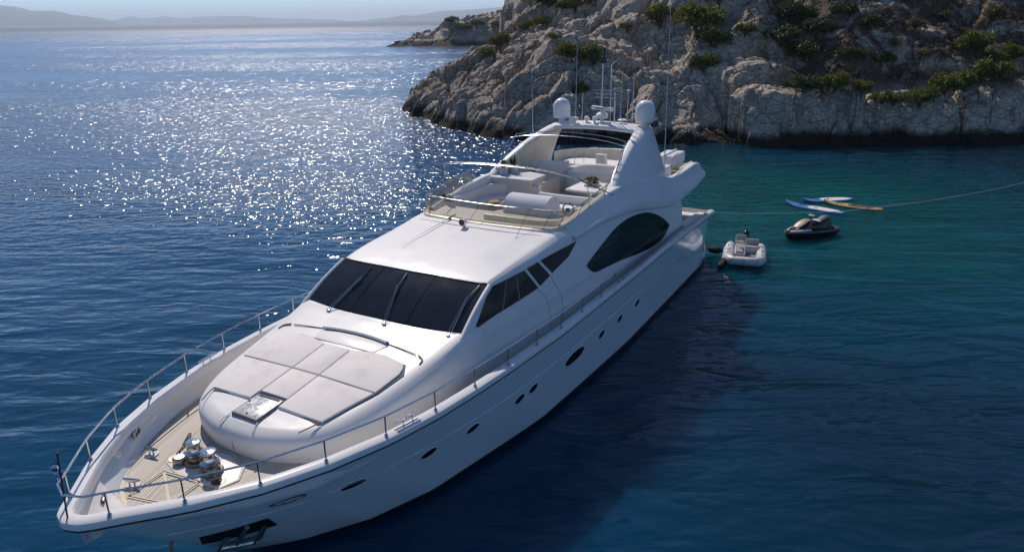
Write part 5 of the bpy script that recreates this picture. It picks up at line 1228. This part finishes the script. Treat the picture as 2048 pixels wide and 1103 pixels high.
# ---------------------------------------------------------------- paddleboards
B_BLUE = mat_paint('board_blue', (.10, .22, .50), .35, .08, 3); B_WHITE = mat_paint('board_white_deck', (.72, .72, .73), .45, .05, 4); B_WOOD = mat_paint('board_yellow_wood', (.52, .36, .15), .35, .12, 2.5); B_DARK = mat_paint('board_dark_pad', (.045, .04, .025), .8, .2, 8)
def board(name, loc, rz, L, W, label, mats, pads):
    b = empty(name, (*loc, 0), rz); tag(b, label, 'paddleboard', 'paddleboards tied together astern')
    def hw(t): return W / 2 * max(.02, (1 - abs(2 * t - 1) ** 2.6)) ** .62 * (1 - .12 * t)
    rows = []
    for t in np.concatenate([np.linspace(0, .06, 5), np.linspace(.1, .9, 22), np.linspace(.94, 1, 5)]):
        x = (t - .5) * L; h = hw(t); rk = .16 * max(0, (t - .72) / .28) ** 2 + .04 * max(0, (.1 - t) / .1) ** 2; z0, z1 = -.03 + rk, .10 + rk
        rows.append([(x, -h * .7, z0), (x, -h, (z0 + z1) / 2), (x, -h * .94, z1 - .01), (x, -h * .5, z1 + .004), (x, 0, z1 + .006), (x, h * .5, z1 + .004), (x, h * .94, z1 - .01), (x, h, (z0 + z1) / 2), (x, h * .7, z0)])
    g = G(); g.grid(rows, closed_u=True, cap=True); bd = g.build('board', mats[0], b, sharp=50)
    for nm, t0, t1, w, m in pads:
        rr = []
        for t in np.linspace(t0, t1, 14):
            e = min(1, ((t - t0) / (t1 - t0) * 6 + .25), ((t1 - t) / (t1 - t0) * 6 + .25)) ** .6; h = hw(t) * w * e; x = (t - .5) * L; rk = .16 * max(0, (t - .72) / .28) ** 2
            rr.append([(x, y * h, .118 + rk - .006 * abs(y)) for y in np.linspace(-1, 1, 7)])
        g = G(); g.grid(rr); A = np.array(rr); rim = np.concatenate([A[:, 0], A[-1, 1:], A[::-1, -1], A[0, ::-1]]); g.grid([rim, rim - [0, 0, .02]]); g.build(nm, m, bd, sharp=30)
    g = G()
    for k, y in enumerate((-.14, .14, -.14, .14)):
        if k < 3: g.tube([((.66 - .5 + .04 * k) * L, y, .125), ((.70 - .5 + .04 * k) * L, -y, .13)], .012, 5)
    g.build('bungee', M['rubber'], bd); g = G(); g.box((-.02 * L, 0, .13), (.16, .05, .03), .012); g.build('carry_handle', M['rubber'], bd)
    return b
board('paddleboard', (16.15, 38.05), math.atan2(39.29 - 36.88, 15.06 - 17.23), 3.3, .80, 'blue and white paddleboard nearest the jet ski, blue end towards the yacht', (B_BLUE,), [('deck_pad', .06, .60, .86, B_WHITE), ('tail_pad', .22, .30, .5, B_DARK)])
board('paddleboard', (17.55, 39.85), math.atan2(-.29, -2.76), 3.0, .80, 'blue and white paddleboard lying behind the yellow board, farthest from the jet ski', (B_BLUE,), [('deck_pad', .05, .62, .88, B_WHITE), ('tail_pad', .50, .58, .6, B_DARK)])
board('paddleboard', (18.35, 38.42), math.atan2(39.27 - 37.48, 17.16 - 19.43), 3.0, .78, 'yellow wooden paddleboard with a dark deck pad', (B_WOOD,), [('deck_pad', .14, .58, .62, B_DARK)])

# ---------------------------------------------------------------- shrubs on the headland
def bush_mesh(seed, flat=.75, n=2300, size=.075, mat='leaf'):
    r = np.random.default_rng(seed); bl = []
    for k in range(9):
        a = r.random() * 6.283; d = .62 * math.sqrt(r.random()); q = .26 + .22 * r.random()
        bl.append((d * math.cos(a), d * math.sin(a), flat * (.30 + .38 * r.random() * (1 - d * .6)), q, q, q * .8))
    g = G(); at = []; foliage(g, at, bl, n, size, r, .45); return g, at
BUSH = {}
def bush_proto(kind, v):
    if (kind, v) in BUSH: return BUSH[kind, v]
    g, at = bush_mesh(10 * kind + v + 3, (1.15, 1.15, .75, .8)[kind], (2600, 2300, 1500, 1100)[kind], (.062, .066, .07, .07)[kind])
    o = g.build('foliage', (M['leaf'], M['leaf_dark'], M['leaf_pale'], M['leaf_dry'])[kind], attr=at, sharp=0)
    st = G(); r = np.random.default_rng(v)
    for k in range(5):
        a = r.random() * 6.28; st.tube([(0, 0, -.25), (.12 * math.cos(a), .12 * math.sin(a), .15), (.4 * math.cos(a), .4 * math.sin(a), .42)], [.05, .035, .012], 5)
    s_o = st.build('stem', M['stem']); BUSH[kind, v] = (o.data, s_o.data)
    bpy.data.objects.remove(o); bpy.data.objects.remove(s_o); return BUSH[kind, v]
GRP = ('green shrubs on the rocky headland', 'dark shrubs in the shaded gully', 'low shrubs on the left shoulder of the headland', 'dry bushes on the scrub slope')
LAB = ('rounded green shrub above the low shoreline cliff on the right', 'dark shrub in the shaded gully of the headland slope', 'low pale green shrub on the bare left shoulder of the headland', 'small dry olive bush on the brown scrub slope')
BU = [(14.9, 76.7, 1.62, 0, 'bushy green shrub left of the biggest one near the top of the rock face'), (17.9, 73.1, 2.49, 0, 'biggest green shrub, high on the rock face above the yacht stern'), (20.5, 76.1, 1.29, 0, 'green shrub joining the right side of the biggest shrub high on the rock'),
      (5.5, 68.3, 1.39, 0, 'left half of the dark green thicket behind the left satellite dome'), (7.6, 68.9, 1.41, 0, 'right half of the dark green thicket behind the signal mast'), (6.5, 65.9, 0.94, 0, 'small green shrub just below the thicket behind the radar'),
      (-1.0, 87.6, 1.55, 2), (-2.5, 84.2, 1.32, 2), (2.0, 87.9, 1.02, 2), (3.9, 88.2, 1.2, 2), (4.2, 71.4, 0.73, 2), (7.4, 86.0, 1.76, 2), (8.8, 86.1, 1.17, 2),
      (17.1, 67.2, 1.19, 0, 'small green shrub in a rock cleft below the biggest shrub'), (18.6, 69.9, 1.57, 1), (21.7, 70.8, 1.01, 0, 'lone small green shrub on top of a pale boulder'), (23.9, 64.8, 1.32, 1), (23.4, 60.0, 1.14, 1),
      (25.6, 61.5, 1.21, 0), (26.1, 60.3, 1.03, 0), (28.0, 59.9, 0.86, 0), (29.9, 60.2, 0.9, 0), (30.7, 59.9, 0.73, 0), (32.7, 59.7, 1.14, 0), (34.9, 60.5, 1.32, 0), (37.0, 61.4, 1.25, 0),
      (40.6, 66.6, 1.5, 0, 'tall green shrub at the top of the right hand clump'), (42.0, 66.5, 1.22, 0, 'green shrub right of the tall one in the right hand clump'), (40.1, 62.6, 1.41, 0, 'broad green shrub at the foot of the right hand clump'), (38.9, 63.3, 0.86, 0),
      (4.8, 90.6, 1.54, 1), (6.0, 86.7, 0.88, 1), (24.9, 70.4, 1.68, 1), (27.3, 73.8, 1.76, 1), (28.4, 70.4, 1.44, 1), (30.8, 71.0, 1.45, 1), (26.8, 69.2, 1.65, 1), (32.1, 68.6, 1.03, 1), (32.5, 66.2, 0.9, 1), (29.6, 66.3, 1.13, 1),
      (36.2, 68.9, 0.84, 3), (39.7, 71.4, 0.87, 3), (43.7, 69.9, 1.19, 3), (35.4, 65.3, 0.76, 3), (33.7, 67.1, 0.68, 3), (41.5, 69.8, 0.71, 3), (11.9, 77.3, 0.79, 3), (43.8, 66.0, 1.12, 0, 'green shrub at the right edge beside the right hand clump')]
bx = np.array([b[0] for b in BU]); by = np.array([b[1] for b in BU]); bh, _ = land(bx, by); rb = random.Random(4)
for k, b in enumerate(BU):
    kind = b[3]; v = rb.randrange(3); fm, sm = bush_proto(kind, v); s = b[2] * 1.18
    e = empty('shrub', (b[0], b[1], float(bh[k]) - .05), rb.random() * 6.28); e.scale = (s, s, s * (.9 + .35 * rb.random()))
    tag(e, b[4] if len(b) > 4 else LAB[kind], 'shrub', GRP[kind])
    for nm, me in (('foliage', fm), ('stem', sm)):
        o = bpy.data.objects.new(nm, me); COL.objects.link(o); o.parent = e
# trees on the far headland, a few pixels each
for k, (x, y, s) in enumerate([(-17.8, 300.5, 4.6), (-21.9, 303.5, 3.6), (-12.0, 302.5, 3.8), (-3.2, 300.0, 3.6), (4.6, 302.0, 4.0)]):
    fm, sm = bush_proto(1, k % 3); h = float(land2(np.array([x]), np.array([y]))[0]); e = empty('shrub', (x, y, h - .8), k); e.scale = (s, s, s * .7); tag(e, 'dark scrub bush on the far headland', 'shrub', 'dark bushes on the far headland')
    for nm, me in (('foliage', fm), ('stem', sm)): o = bpy.data.objects.new(nm, me); COL.objects.link(o); o.parent = e
# uncountable low dry scrub and grass on the slopes
r = np.random.default_rng(17); N = 5200
px = np.concatenate([r.uniform(21, 62, N), r.uniform(-10, 14, N // 3)]); py = np.concatenate([r.uniform(60, 96, N), r.uniform(64, 104, N // 3)])
hh, dd = land(px, py); cl = vnoise(px * .35, py * .35, 500) + .5 * vnoise(px * 1.2, py * 1.2, 501)
ok = (dd > np.where(px > 21, 6.5, 3.0)) & (cl > np.where(px > 21, -.12, .08)) & (np.abs(px / np.maximum(py, 1)) < .95)
g = G(); at = []
for x, y, z in zip(px[ok], py[ok], hh[ok]):
    s = .16 + .30 * r.random() ** 2; tone = .1 + .8 * r.random()
    for q in range(9):
        d = r.normal(size=3); d /= np.linalg.norm(d); d[2] = abs(d[2]); c = np.array((x, y, z - .05)) + d * s * (.3 + .7 * r.random()) * (1, 1, .7); u = r.normal(size=3); u /= np.linalg.norm(u); w_ = np.cross(u, r.normal(size=3)); w_ /= np.linalg.norm(w_)
        g.add([c - u * .10, c + w_ * .055, c + u * .10, c - w_ * .055], [(0, 1, 2, 3)]); at += [min(1, max(0, tone + .25 * r.normal()))] * 4
so_ = g.build('dry_scrub', leaf_mat('dry_scrub_leaves', (.045, .034, .018), (.20, .155, .09)), attr=at, sharp=0); tag(so_, 'brown dry scrub and grass growing over the headland slopes', 'scrub', kind='stuff')
